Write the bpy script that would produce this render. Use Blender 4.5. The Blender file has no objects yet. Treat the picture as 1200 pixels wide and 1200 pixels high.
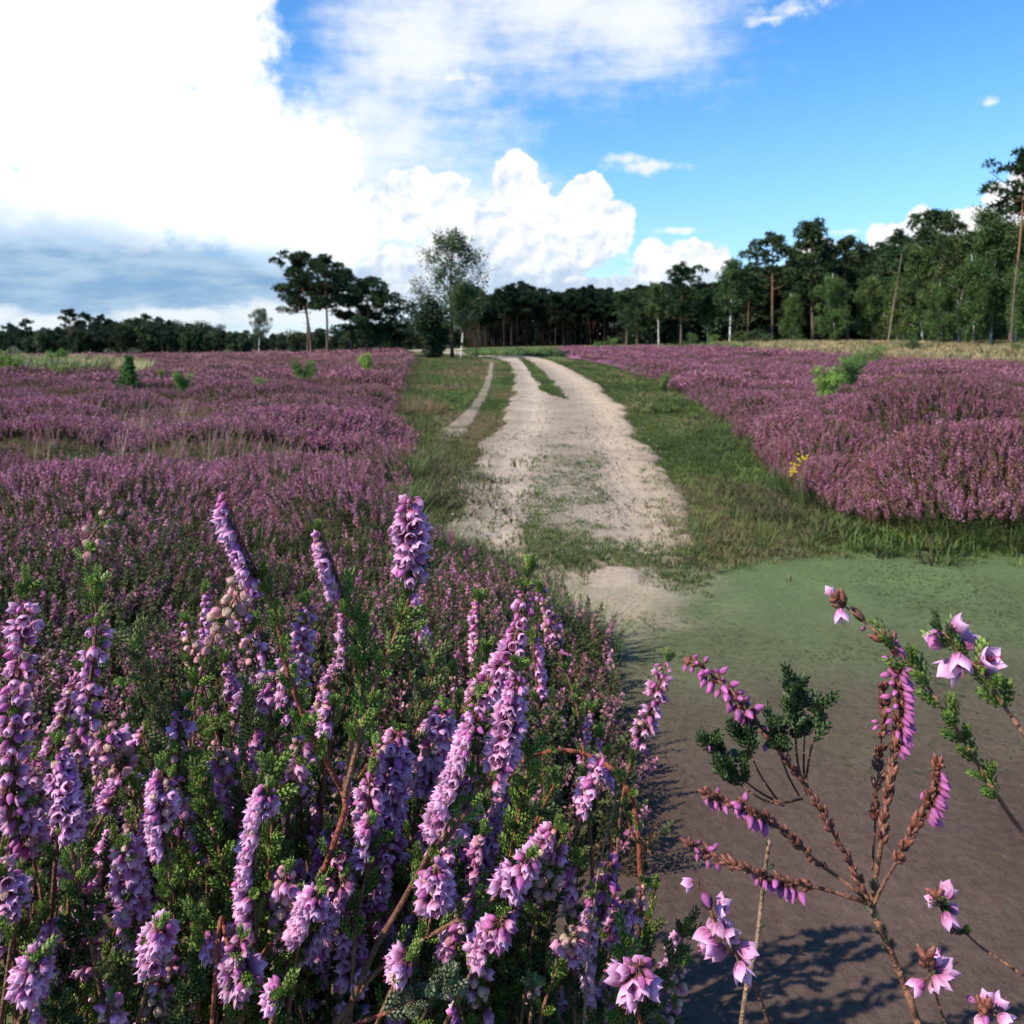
import bpy, math, random
import numpy as np
from mathutils import Vector, Quaternion

rng = np.random.default_rng(11)
random.seed(11)
SC = bpy.context.scene
COL = SC.collection
F, HZ, CAMH = 950.0, 400.0, 1.35        # focal length and horizon in pixels of the 1200 px photograph, eye height

# ------------------------------------------------------------------ numeric helpers
def sstep(a, b, x):
    t = np.clip((x - a) / (b - a), 0, 1)
    return t * t * (3 - 2 * t)

def _hash(ix, iy, seed):
    v = np.sin(ix * 127.1 + iy * 311.7 + seed * 74.7) * 43758.5453
    return v - np.floor(v)

def vnoise(x, y, seed=0):
    x = np.asarray(x, float); y = np.asarray(y, float)
    ix = np.floor(x); iy = np.floor(y); fx = x - ix; fy = y - iy
    fx = fx * fx * (3 - 2 * fx); fy = fy * fy * (3 - 2 * fy)
    a = _hash(ix, iy, seed); b = _hash(ix + 1, iy, seed)
    c = _hash(ix, iy + 1, seed); d = _hash(ix + 1, iy + 1, seed)
    return (a * (1 - fx) + b * fx) * (1 - fy) + (c * (1 - fx) + d * fx) * fy

def fbm(x, y, seed=0, octs=4):
    s = 0; a = .5; t = 0
    for o in range(octs):
        s = s + a * vnoise(np.asarray(x) * 2 ** o, np.asarray(y) * 2 ** o, seed + o * 13); t += a; a *= .5
    return s / t

def terrain(x, y):
    x = np.asarray(x, float); y = np.asarray(y, float)
    rise = 1.0 * sstep(3, 30, x) * sstep(25, 95, y)
    rise = rise + .55 * sstep(60, 180, y) * sstep(-14, 6, x) * (1 - sstep(3, 30, x))
    sag = -1.15 * sstep(8, 45, -x) * sstep(35, 140, y)
    bump = .10 * (fbm(x * .25, y * .25, 5, 3) - .5) * sstep(4, 10, np.hypot(x, y))
    return rise + sag + bump

def at(px, py, Y):
    return np.array([(px - 600) / F * Y, Y, CAMH - (py - HZ) / F * Y])

def on_ground(px, py):
    """ground point seen at that place of the photograph"""
    Y = 2.0
    while Y < 600:
        z = CAMH - (py - HZ) / F * Y
        if z <= float(terrain((px - 600) / F * Y, Y)): break
        Y *= 1.01
    return (px - 600) / F * Y, Y

def ground_poly(pts):
    return np.array([on_ground(*p) for p in pts])

def in_poly(x, y, poly):
    ins = np.zeros(np.shape(x), bool)
    n = len(poly)
    for i in range(n):
        x0, y0 = poly[i]; x1, y1 = poly[(i + 1) % n]
        c = ((y0 > y) != (y1 > y)) & (x < (x1 - x0) * (y - y0) / (y1 - y0 + 1e-12) + x0)
        ins ^= c
    return ins

def norm(v):
    return v / (np.linalg.norm(v, axis=-1, keepdims=True) + 1e-12)

# ------------------------------------------------------------------ mesh builder
class MB:
    def __init__(s):
        s.v = []; s.f = {}; s.c = []; s.n = 0
    def add(s, v, f, c=(1, 1, 1), m=0):
        v = np.asarray(v, float).reshape(-1, 3)
        c = np.asarray(c, float)
        if c.ndim == 1: c = np.tile(c, (len(v), 1))
        s.v.append(v); s.c.append(c)
        for q in (f if isinstance(f, list) else [f]):
            q = np.asarray(q, int)
            if q.size == 0: continue
            s.f.setdefault((q.shape[1], m), []).append(q + s.n)
        s.n += len(v)
        return s
    def scatter(s, tv, tf, M, off, c, m=0):
        """copies of a template: M is (N,3,3), off (N,3), c (N,k,3) or (N,1,3)"""
        N, k = len(off), len(tv)
        if N == 0: return s
        v = np.einsum('nij,kj->nki', M, tv) + off[:, None, :]
        c = np.broadcast_to(c, (N, k, 3)).reshape(-1, 3)
        fl = []
        for q in (tf if isinstance(tf, list) else [tf]):
            q = np.asarray(q, int)
            fl.append((q[None] + (np.arange(N) * k)[:, None, None]).reshape(-1, q.shape[1]))
        return s.add(v.reshape(-1, 3), fl, c, m)
    def mesh(s, name, mats, origin=(0, 0, 0), smooth=True):
        me = bpy.data.meshes.new(name)
        v = np.concatenate(s.v) - np.asarray(origin, float)
        c = np.concatenate(s.c)
        me.vertices.add(len(v)); me.vertices.foreach_set('co', v.ravel())
        idx, starts, mi, pos = [], [], [], 0
        for (k, m), fl in s.f.items():
            q = np.concatenate(fl)
            idx.append(q.ravel()); starts.append(pos + np.arange(len(q)) * k); mi.append(np.full(len(q), m))
            pos += q.size
        idx = np.concatenate(idx); starts = np.concatenate(starts); mi = np.concatenate(mi)
        me.loops.add(len(idx)); me.loops.foreach_set('vertex_index', idx)
        me.polygons.add(len(starts)); me.polygons.foreach_set('loop_start', starts)
        me.polygons.foreach_set('material_index', mi)
        me.polygons.foreach_set('use_smooth', np.full(len(starts), smooth))
        for mt in (mats if isinstance(mats, (list, tuple)) else [mats]): me.materials.append(mt)
        a = me.attributes.new('Col', 'FLOAT_COLOR', 'POINT')
        a.data.foreach_set('color', np.concatenate([c, np.ones((len(c), 1))], 1).ravel().astype(np.float32))
        me.update(calc_edges=True)
        return me
    def build(s, name, mats, parent=None, origin=(0, 0, 0), smooth=True):
        if s.n == 0: return None
        return link(name, s.mesh(name, mats, origin, smooth), parent, origin)

def link(name, data, parent=None, origin=(0, 0, 0)):
    o = bpy.data.objects.new(name, data); COL.objects.link(o)
    if parent is not None: o.parent = parent
    else: o.location = origin
    return o

def tag(o, label=None, cat=None, group=None, kind=None):
    if label: o['label'] = label
    if cat: o['category'] = cat
    if group: o['group'] = group
    if kind: o['kind'] = kind
    return o

def empty(name, loc):
    o = bpy.data.objects.new(name, None); COL.objects.link(o); o.location = loc
    o.empty_display_size = .05
    return o

def copy_tree(o, parent=None):
    c = o.copy(); COL.objects.link(c)
    c.parent = parent
    for ch in list(o.children): copy_tree(ch, c)
    return c

def spline(P, n):
    P = np.asarray(P, float)
    if len(P) < 3:
        t = np.linspace(0, 1, n)[:, None]; return P[0] * (1 - t) + P[-1] * t
    A = np.vstack([2 * P[0] - P[1], P, 2 * P[-1] - P[-2]])
    m = len(P) - 1
    u = np.linspace(0, m - 1e-6, n); i = u.astype(int); t = (u - i)[:, None]
    p0, p1, p2, p3 = A[i], A[i + 1], A[i + 2], A[i + 3]
    return .5 * (2 * p1 + (p2 - p0) * t + (2 * p0 - 5 * p1 + 4 * p2 - p3) * t ** 2 + (3 * p1 - p0 - 3 * p2 + p3) * t ** 3)

def tube(P, R, k=6, cap=True):
    P = np.asarray(P, float); n = len(P)
    R = np.broadcast_to(np.asarray(R, float), (n,))
    T = norm(np.gradient(P, axis=0))
    ref = np.array([0, 0, 1.0]) if abs(T[:, 2]).mean() < .8 else np.array([1.0, 0, 0])
    U = norm(np.cross(T, ref)); W = np.cross(T, U)
    a = np.arange(k) / k * 2 * np.pi
    v = P[:, None] + R[:, None, None] * (np.cos(a)[None, :, None] * U[:, None] + np.sin(a)[None, :, None] * W[:, None])
    i = np.arange(n - 1)[:, None] * k; j = np.arange(k)[None]
    q = np.stack([i + j, i + (j + 1) % k, i + k + (j + 1) % k, i + k + j], -1).reshape(-1, 4)
    v = v.reshape(-1, 3)
    if cap:
        v = np.vstack([v, P[:1], P[-1:]]); b = n * k
        jj = np.arange(k)
        t1 = np.stack([np.full(k, b), (jj + 1) % k, jj], -1)
        o = (n - 1) * k
        t2 = np.stack([np.full(k, b + 1), o + jj, o + (jj + 1) % k], -1)
        return v, [q, np.vstack([t1, t2])]
    return v, [q]

def frames(Z, spin=None):
    """rotation matrices whose third column is Z"""
    Z = norm(np.asarray(Z, float)); N = len(Z)
    ref = np.where(np.abs(Z[:, 2:3]) < .9, np.array([[0, 0, 1.0]]), np.array([[1.0, 0, 0]]))
    X = norm(np.cross(ref, Z)); Y = np.cross(Z, X)
    if spin is None: spin = rng.uniform(0, 2 * np.pi, N)
    c, s = np.cos(spin)[:, None], np.sin(spin)[:, None]
    return np.stack([X * c + Y * s, -X * s + Y * c, Z], -1)

def rand_dirs(n, zmin=-1, zmax=1):
    z = rng.uniform(zmin, zmax, n); a = rng.uniform(0, 2 * np.pi, n); r = np.sqrt(1 - z * z)
    return np.stack([r * np.cos(a), r * np.sin(a), z], -1)

# ------------------------------------------------------------------ materials
def new_mat(name):
    m = bpy.data.materials.new(name); m.use_nodes = True
    nt = m.node_tree; nt.nodes.clear()
    return m, nt
def node(nt, typ, **kw):
    n = nt.nodes.new(typ)
    for k, v in kw.items(): setattr(n, k, v)
    return n
def setin(n, name, v):
    n.inputs[name].default_value = v

def mat_col(name, rough=.6, trans=0.0, nscale=0.0, namt=.3, bump=0.0, bscale=None, spec=.3, objvar=0.0, rimwhite=0.0):
    """colour from the mesh, broken up by procedural noise; thin leaves let light through"""
    m, nt = new_mat(name); L = nt.links.new
    out = node(nt, 'ShaderNodeOutputMaterial'); bs = node(nt, 'ShaderNodeBsdfPrincipled')
    at_ = node(nt, 'ShaderNodeAttribute', attribute_name='Col')
    col = at_.outputs['Color']
    tc = node(nt, 'ShaderNodeTexCoord')
    if nscale:
        nz = node(nt, 'ShaderNodeTexNoise'); setin(nz, 'Scale', nscale); setin(nz, 'Detail', 5.0); setin(nz, 'Roughness', .65)
        L(tc.outputs['Object'], nz.inputs['Vector'])
        mr = node(nt, 'ShaderNodeMapRange'); setin(mr, 'From Min', .3); setin(mr, 'From Max', .7)
        setin(mr, 'To Min', 1 - namt); setin(mr, 'To Max', 1 + namt)
        L(nz.outputs['Fac'], mr.inputs['Value'])
        mx = node(nt, 'ShaderNodeVectorMath', operation='SCALE'); L(col, mx.inputs[0]); L(mr.outputs[0], mx.inputs['Scale'])
        col = mx.outputs[0]
    if objvar:
        oi = node(nt, 'ShaderNodeObjectInfo')
        mr2 = node(nt, 'ShaderNodeMapRange'); setin(mr2, 'To Min', 1 - objvar); setin(mr2, 'To Max', 1 + objvar)
        L(oi.outputs['Random'], mr2.inputs['Value'])
        hs = node(nt, 'ShaderNodeHueSaturation')
        mr3 = node(nt, 'ShaderNodeMapRange'); setin(mr3, 'To Min', .5 - objvar * .09); setin(mr3, 'To Max', .5 + objvar * .09)
        mul = node(nt, 'ShaderNodeMath', operation='MULTIPLY'); mul.inputs[1].default_value = 7.31
        fr = node(nt, 'ShaderNodeMath', operation='FRACT')
        L(oi.outputs['Random'], mul.inputs[0]); L(mul.outputs[0], fr.inputs[0]); L(fr.outputs[0], mr3.inputs['Value'])
        L(mr3.outputs[0], hs.inputs['Hue']); L(mr2.outputs[0], hs.inputs['Value']); L(col, hs.inputs['Color'])
        col = hs.outputs['Color']
    L(col, bs.inputs['Base Color'])
    setin(bs, 'Roughness', rough); setin(bs, 'Specular IOR Level', spec)
    if bump:
        bn = node(nt, 'ShaderNodeTexNoise'); setin(bn, 'Scale', bscale or nscale * 3 or 20); setin(bn, 'Detail', 4.0)
        L(tc.outputs['Object'], bn.inputs['Vector'])
        bp = node(nt, 'ShaderNodeBump'); setin(bp, 'Strength', bump); setin(bp, 'Distance', .02)
        L(bn.outputs['Fac'], bp.inputs['Height']); L(bp.outputs[0], bs.inputs['Normal'])
    if trans:
        tr = node(nt, 'ShaderNodeBsdfTranslucent'); L(col, tr.inputs['Color'])
        ms = node(nt, 'ShaderNodeMixShader'); setin(ms, 'Fac', trans)
        L(bs.outputs[0], ms.inputs[1]); L(tr.outputs[0], ms.inputs[2]); L(ms.outputs[0], out.inputs['Surface'])
    else:
        L(bs.outputs[0], out.inputs['Surface'])
    return m

M_PETAL = mat_col('heather_petal', .5, .40, 60, .14, objvar=.17, spec=.3)
M_LEAF = mat_col('heather_leaf', .5, .18, 90, .25, spec=.35)
M_STEM = mat_col('heather_stem', .7, 0, 120, .35, bump=.5, bscale=260, spec=.2)
M_HEATH = mat_col('heath_flower', .75, .15, 0, spec=.1)
M_EARTH = mat_col('heath_litter', .95, 0, 9, .45, bump=.8, bscale=30, spec=.05)
M_GRASS = mat_col('grass_blade', .6, .3, 0, spec=.25)
M_PINE = mat_col('pine_needle', .65, .10, 0, spec=.15, objvar=.22)
M_BIRCHLEAF = mat_col('birch_leaf', .55, .30, 0, spec=.2, objvar=.18)
M_BARK = mat_col('pine_bark', .9, 0, 6, .4, bump=.8, bscale=22, spec=.1)
M_STONE = mat_col('path_stone', .85, 0, 30, .25, bump=.4, bscale=60, spec=.2)

def mat_birchbark():
    m, nt = new_mat('birch_bark'); L = nt.links.new
    out = node(nt, 'ShaderNodeOutputMaterial'); bs = node(nt, 'ShaderNodeBsdfPrincipled')
    at_ = node(nt, 'ShaderNodeAttribute', attribute_name='Col'); tc = node(nt, 'ShaderNodeTexCoord')
    mp = node(nt, 'ShaderNodeMapping'); mp.inputs['Scale'].default_value = (3, 3, 5.0)
    L(tc.outputs['Object'], mp.inputs['Vector'])
    nz = node(nt, 'ShaderNodeTexNoise'); setin(nz, 'Scale', 1.2); setin(nz, 'Detail', 4.0); L(mp.outputs[0], nz.inputs['Vector'])
    rp = node(nt, 'ShaderNodeValToRGB'); rp.color_ramp.elements[0].position = .40; rp.color_ramp.elements[0].color = (.05, .045, .04, 1)
    rp.color_ramp.elements[1].position = .50; rp.color_ramp.elements[1].color = (1, 1, 1, 1)
    L(nz.outputs['Fac'], rp.inputs['Fac'])
    mx = node(nt, 'ShaderNodeMix', data_type='RGBA', blend_type='MULTIPLY'); mx.inputs[0].default_value = 1
    L(at_.outputs['Color'], mx.inputs[6]); L(rp.outputs['Color'], mx.inputs[7]); L(mx.outputs[2], bs.inputs['Base Color'])
    setin(bs, 'Roughness', .8); setin(bs, 'Specular IOR Level', .1)
    L(bs.outputs[0], out.inputs['Surface'])
    return m
M_BIRCHBARK = mat_birchbark()

def mat_ground():
    m, nt = new_mat('heath_ground'); L = nt.links.new
    out = node(nt, 'ShaderNodeOutputMaterial'); bs = node(nt, 'ShaderNodeBsdfPrincipled')
    at_ = node(nt, 'ShaderNodeAttribute', attribute_name='Col'); tc = node(nt, 'ShaderNodeTexCoord')
    n1 = node(nt, 'ShaderNodeTexNoise'); setin(n1, 'Scale', 1.6); setin(n1, 'Detail', 8.0); setin(n1, 'Roughness', .6)
    n2 = node(nt, 'ShaderNodeTexNoise'); setin(n2, 'Scale', 38.0); setin(n2, 'Detail', 5.0); setin(n2, 'Roughness', .7)
    for n in (n1, n2): L(tc.outputs['Object'], n.inputs['Vector'])
    ad = node(nt, 'ShaderNodeMath', operation='MULTIPLY_ADD'); ad.inputs[1].default_value = .7
    L(n1.outputs['Fac'], ad.inputs[0]); L(n2.outputs['Fac'], ad.inputs[2])
    mr = node(nt, 'ShaderNodeMapRange'); setin(mr, 'From Min', .55); setin(mr, 'From Max', 1.15); setin(mr, 'To Min', .6); setin(mr, 'To Max', 1.4)
    L(ad.outputs[0], mr.inputs['Value'])
    mx = node(nt, 'ShaderNodeVectorMath', operation='SCALE'); L(at_.outputs['Color'], mx.inputs[0]); L(mr.outputs[0], mx.inputs['Scale'])
    L(mx.outputs[0], bs.inputs['Base Color'])
    setin(bs, 'Roughness', .95); setin(bs, 'Specular IOR Level', .05)
    bp = node(nt, 'ShaderNodeBump'); setin(bp, 'Strength', .5); setin(bp, 'Distance', .02)
    L(n2.outputs['Fac'], bp.inputs['Height']); L(bp.outputs[0], bs.inputs['Normal'])
    L(bs.outputs[0], out.inputs['Surface'])
    return m
M_GROUND = mat_ground()

def mat_sand():
    m, nt = new_mat('path_sand'); L = nt.links.new
    out = node(nt, 'ShaderNodeOutputMaterial'); bs = node(nt, 'ShaderNodeBsdfPrincipled')
    at_ = node(nt, 'ShaderNodeAttribute', attribute_name='Col'); tc = node(nt, 'ShaderNodeTexCoord')
    n1 = node(nt, 'ShaderNodeTexNoise'); setin(n1, 'Scale', 1.1); setin(n1, 'Detail', 9.0); setin(n1, 'Roughness', .62)
    n2 = node(nt, 'ShaderNodeTexNoise'); setin(n2, 'Scale', 24.0); setin(n2, 'Detail', 6.0); setin(n2, 'Roughness', .75)
    vo = node(nt, 'ShaderNodeTexVoronoi'); setin(vo, 'Scale', 26.0)
    for n in (n1, n2, vo): L(tc.outputs['Object'], n.inputs['Vector'])
    ad = node(nt, 'ShaderNodeMath', operation='ADD'); L(n1.outputs['Fac'], ad.inputs[0]); L(n2.outputs['Fac'], ad.inputs[1])
    mr = node(nt, 'ShaderNodeMapRange'); setin(mr, 'From Min', .7); setin(mr, 'From Max', 1.3); setin(mr, 'To Min', .68); setin(mr, 'To Max', 1.22)
    L(ad.outputs[0], mr.inputs['Value'])
    # scattered darker and paler grains
    gr = node(nt, 'ShaderNodeMapRange'); setin(gr, 'From Min', .02); setin(gr, 'From Max', .2); setin(gr, 'To Min', .72); setin(gr, 'To Max', 1.0)
    L(vo.outputs['Distance'], gr.inputs['Value'])
    mu = node(nt, 'ShaderNodeMath', operation='MULTIPLY'); L(mr.outputs[0], mu.inputs[0]); L(gr.outputs[0], mu.inputs[1])
    mx = node(nt, 'ShaderNodeVectorMath', operation='SCALE'); L(at_.outputs['Color'], mx.inputs[0]); L(mu.outputs[0], mx.inputs['Scale'])
    L(mx.outputs[0], bs.inputs['Base Color'])
    setin(bs, 'Roughness', .95); setin(bs, 'Specular IOR Level', .08)
    bp = node(nt, 'ShaderNodeBump'); setin(bp, 'Strength', .7); setin(bp, 'Distance', .03)
    L(ad.outputs[0], bp.inputs['Height']); L(bp.outputs[0], bs.inputs['Normal'])
    L(bs.outputs[0], out.inputs['Surface'])
    return m
M_SAND = mat_sand()
# ------------------------------------------------------------------ sky, sun, camera
SUN_DIR = norm(np.array([-.66, -.32, .68]))
SUN_EL = math.asin(SUN_DIR[2]); SUN_AZ = math.atan2(SUN_DIR[0], SUN_DIR[1])   # azimuth from +Y towards +X

def make_world():
    w = bpy.data.worlds.new('World'); SC.world = w; w.use_nodes = True
    nt = w.node_tree; nt.nodes.clear(); L = nt.links.new
    out = node(nt, 'ShaderNodeOutputWorld')
    sky = node(nt, 'ShaderNodeTexSky', sky_type='NISHITA')
    sky.sun_disc = False; sky.sun_elevation = SUN_EL; sky.sun_rotation = SUN_AZ
    sky.air_density = 1.0; sky.dust_density = .1; sky.ozone_density = 3.0; sky.altitude = 0
    hs = node(nt, 'ShaderNodeHueSaturation'); setin(hs, 'Saturation', 1.3); setin(hs, 'Value', 1.45); setin(hs, 'Hue', .503)
    L(sky.outputs[0], hs.inputs['Color'])
    bg = node(nt, 'ShaderNodeBackground'); setin(bg, 'Strength', .11); L(hs.outputs[0], bg.inputs['Color'])

    class E:                                   # small expression wrapper over math nodes
        def __init__(s, sock): s.k = sock
        def _b(s, o, op):
            n = node(nt, 'ShaderNodeMath', operation=op)
            L(s.k, n.inputs[0]) if isinstance(s, E) else None
            if isinstance(o, E): L(o.k, n.inputs[1])
            else: n.inputs[1].default_value = o
            return E(n.outputs[0])
        def __add__(s, o): return s._b(o, 'ADD')
        def __sub__(s, o): return s._b(o, 'SUBTRACT')
        def __mul__(s, o): return s._b(o, 'MULTIPLY')
        def mx(s, o): return s._b(o, 'MAXIMUM')
        def mn(s, o): return s._b(o, 'MINIMUM')
        def pw(s, o): return s._b(o, 'POWER')
        def inv(s):
            n = node(nt, 'ShaderNodeMath', operation='SUBTRACT'); n.inputs[0].default_value = 1; L(s.k, n.inputs[1]); return E(n.outputs[0])
        def ss(s, a, b):
            n = node(nt, 'ShaderNodeMapRange', interpolation_type='SMOOTHSTEP')
            setin(n, 'From Min', a); setin(n, 'From Max', b); L(s.k, n.inputs['Value']); return E(n.outputs[0])
    tc = node(nt, 'ShaderNodeTexCoord'); sp = node(nt, 'ShaderNodeSeparateXYZ'); L(tc.outputs['Generated'], sp.inputs[0])
    azn = node(nt, 'ShaderNodeMath', operation='ARCTAN2'); L(sp.outputs['X'], azn.inputs[0]); L(sp.outputs['Y'], azn.inputs[1])
    eln = node(nt, 'ShaderNodeMath', operation='ARCSINE'); L(sp.outputs['Z'], eln.inputs[0])
    az, el = E(azn.outputs[0]), E(eln.outputs[0])
    cb = node(nt, 'ShaderNodeCombineXYZ'); L(az.k, cb.inputs[0]); L(el.k, cb.inputs[1])
    P0 = cb.outputs[0]
    def noise(vec, scale, detail=6, rough=.55, off=(0, 0, 0), stretch=(1, 1, 1)):
        mp = node(nt, 'ShaderNodeMapping'); mp.inputs['Location'].default_value = off; mp.inputs['Scale'].default_value = stretch
        L(vec, mp.inputs['Vector'])
        n = node(nt, 'ShaderNodeTexNoise'); setin(n, 'Scale', scale); setin(n, 'Detail', detail); setin(n, 'Roughness', rough)
        L(mp.outputs[0], n.inputs['Vector']); return n
    def voro(vec, scale, detail=2.0, off=(0, 0, 0)):
        mp = node(nt, 'ShaderNodeMapping'); mp.inputs['Location'].default_value = off; L(vec, mp.inputs['Vector'])
        n = node(nt, 'ShaderNodeTexVoronoi', feature='F1', voronoi_dimensions='2D'); setin(n, 'Scale', scale); setin(n, 'Detail', detail); setin(n, 'Roughness', .55)
        n.normalize = True
        L(mp.outputs[0], n.inputs['Vector']); return E(n.outputs['Distance'])
    # domain warp
    wn = noise(P0, 18, 4, .65)
    wv = node(nt, 'ShaderNodeVectorMath', operation='SUBTRACT'); L(wn.outputs['Color'], wv.inputs[0]); wv.inputs[1].default_value = (.5, .5, .5)
    ws = node(nt, 'ShaderNodeVectorMath', operation='SCALE'); L(wv.outputs[0], ws.inputs[0]); setin(ws, 'Scale', .040)
    wa = node(nt, 'ShaderNodeVectorMath', operation='ADD'); L(P0, wa.inputs[0]); L(ws.outputs[0], wa.inputs[1])
    P = wa.outputs[0]
    K = 950.0
    def ang(px, py):
        u = (px - 600) / K; v = (400 - py) / K
        return math.atan(u), math.atan2(v, math.sqrt(1 + u * u))
    def puff(px, py, rx, ry, vec=None):
        a, e = ang(px, py)
        mp = node(nt, 'ShaderNodeMapping', vector_type='TEXTURE')
        sc = 1.0 / (1 + ((px - 600) / K) ** 2)
        mp.inputs['Location'].default_value = (a, e, 0); mp.inputs['Scale'].default_value = (rx / K * sc, ry / K * math.sqrt(sc), 1)
        L(vec or P, mp.inputs['Vector'])
        ln = node(nt, 'ShaderNodeVectorMath', operation='LENGTH'); L(mp.outputs[0], ln.inputs[0])
        return E(ln.outputs['Value']).inv()
    def union(lst, vec=None):
        f = None
        for p in lst:
            e = puff(*p, vec=vec); f = e if f is None else f.mx(e)
        return f
    # --- billow relief shared by the cumulus clouds, sampled twice so the sunward side of each billow is brighter
    def billow(off):
        return voro(P, 22, 2.0, off) * .75 + E(noise(P, 70, 4, .6, off).outputs['Fac']) * .25
    b0 = billow((0, 0, 0)); b1 = billow((.006, -.008, 0))
    relief = (b1 - b0) * 1.7
    fine = E(noise(P0, 34, 6, .6).outputs['Fac'])
    cur_sh = bg.outputs[0]
    def layer(mask, col, strength=1.0):
        nonlocal cur_sh
        b = node(nt, 'ShaderNodeBackground'); setin(b, 'Strength', strength * .74)
        if isinstance(col, tuple): setin(b, 'Color', (*col, 1))
        else: L(col, b.inputs['Color'])
        ms = node(nt, 'ShaderNodeMixShader'); L(mask.k, ms.inputs['Fac']); L(cur_sh, ms.inputs[1]); L(b.outputs[0], ms.inputs[2])
        cur_sh = ms.outputs[0]
    def mixc(f, a, b):
        n = node(nt, 'ShaderNodeMix', data_type='RGBA'); L(f.k, n.inputs[0])
        for i, c in ((6, a), (7, b)):
            if isinstance(c, tuple): n.inputs[i].default_value = (*c, 1)
            else: L(c, n.inputs[i])
        return n.outputs[2]
    low = noise(P0, 7, 5, .6); lowf = E(low.outputs['Fac'])
    streak = E(noise(P0, 9, 6, .6, (3, 1, 0), (1, 4.5, 1)).outputs['Fac'])
    # pale haze band near the horizon
    layer(el.ss(.34, -.04) * .62, (.21, .48, .95), 1.0)
    # high thin veil over the top and the left half
    veil = union([(660, -30, 290, 150), (420, 190, 230, 140), (500, 60, 150, 110), (560, 270, 170, 100), (730, 20, 180, 85)], P0)
    vm = (veil + (lowf - .5) * 1.5 + (streak - .5) * .9 + (fine - .5) * .5).ss(-.15, .95)
    layer(vm * .92, (.93, .96, 1.0), .98)
    wisps = union([(757, 195, 62, 11), (735, 187, 34, 9), (540, 91, 42, 9), (930, 12, 60, 15), (905, 22, 46, 9), (1160, 120, 17, 8), (795, 270, 36, 6), (985, 272, 44, 6)], P0)
    layer((wisps + (fine - .5) * 2.4 + (streak - .5) * 1.2).ss(.05, 1.0) * .75, (1, 1, 1), .98)
    # grey-blue rain cloud base low on the left
    rain = union([(120, 325, 340, 80), (-80, 315, 300, 90), (330, 335, 150, 34), (-500, 330, 420, 90)], P0)
    layer((rain + (streak - .5) * .7 + (lowf - .5) * .3).ss(.0, .55), mixc(E(streak.k).ss(.36, .66), (.27, .47, .72), (.48, .66, .86)), .9)
    # bright rolls under it
    under = union([(210, 372, 120, 15), (60, 378, 90, 14), (340, 368, 130, 20), (430, 350, 90, 30), (-20, 372, 60, 20), (-300, 370, 200, 16)], P0)
    layer((under + (fine - .5) * 1.0 + (streak - .5) * .8).ss(.0, .6) * .95, (.86, .92, .98), .95)
    # the big bright cloud filling the upper left
    big = union([(40, 60, 330, 250), (230, 180, 200, 130), (-150, 160, 330, 200), (350, 215, 95, 100), (385, 205, 50, 75), (330, 270, 120, 58), (250, 20, 100, 160), (395, 262, 60, 72), (60, 250, 300, 60), (-600, 80, 500, 260)])
    _, eA = ang(200, 336); _, eB = ang(200, 255)
    low_l = el.ss(eA, eB).mx(az.ss(-.36, -.22))
    bm = (big - (b0 - .28) * .5 + (fine - .5) * .85 + (lowf - .5) * .3).ss(.0, .45) * low_l
    sh_l = union([(70, 292, 240, 60), (-60, 265, 170, 80), (250, 308, 190, 30)], P0)
    shade = (sh_l + (lowf - .5) * 1.2 + (fine - .5) * .5).ss(-.1, .95)
    layer(bm, mixc(shade, (1.0, 1.0, 1.0), (.50, .64, .80)), 1.12)
    # cumulus towers
    def cumulus(puffs, base_py, top_py, k=.55, soft=.13, strength=1.03):
        fld = union(puffs)
        m = (fld - (b0 - .25) * k + (fine - .5) * .55 - .12).ss(.0, soft)
        _, e0 = ang(600, base_py); _, e1 = ang(600, top_py)
        h = el.ss(e0, e1)
        lit = (relief * 1.35 + h * .55 + (lowf - .5) * 1.5 + .20).ss(.0, 1.0)
        layer(m, mixc(lit, (.50, .63, .80), (1.0, 1.0, 1.0)), strength)
    cumulus([(610, 250, 62, 52), (604, 212, 34, 38), (668, 262, 66, 46), (688, 226, 34, 30), (715, 268, 38, 42), (560, 262, 62, 44), (540, 300, 70, 46), (640, 300, 90, 46), (500, 215, 70, 22), (480, 250, 66, 36), (600, 330, 140, 30), (470, 320, 70, 44)], 345, 262)
    cumulus([(768, 312, 42, 34), (820, 302, 44, 33), (796, 326, 66, 30), (700, 338, 70, 20), (660, 350, 100, 20), (880, 340, 50, 22), (956, 290, 30, 24)], 352, 305)
    cumulus([(1050, 292, 50, 42), (1080, 264, 38, 30), (1135, 262, 40, 30), (1020, 325, 50, 34), (1180, 245, 50, 46), (1205, 225, 44, 40), (1110, 310, 90, 50), (1270, 260, 80, 60), (990, 345, 50, 26)], 340, 285)
    # clouds over the rest of the sky, beyond the picture
    rest = (E(noise(P0, 3.2, 4, .6, (5, 2, 0)).outputs['Fac']) - .1 * 1).ss(.50, .62) * (az * az).ss(.5, 1.1)
    layer(rest, (.92, .95, 1.0), 1.0)
    # below the horizon
    L(cur_sh, out.inputs['Surface'])
    w.cycles.sampling_method = 'NONE'

make_world()
sl = bpy.data.lights.new('sun', 'SUN'); sl.energy = 5.0; sl.angle = math.radians(.5); sl.color = (1, .92, .80)
so = bpy.data.objects.new('sun', sl); COL.objects.link(so)
so.rotation_euler = Vector(SUN_DIR).to_track_quat('Z', 'Y').to_euler(); so.location = (-40, 0, 60)

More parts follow.
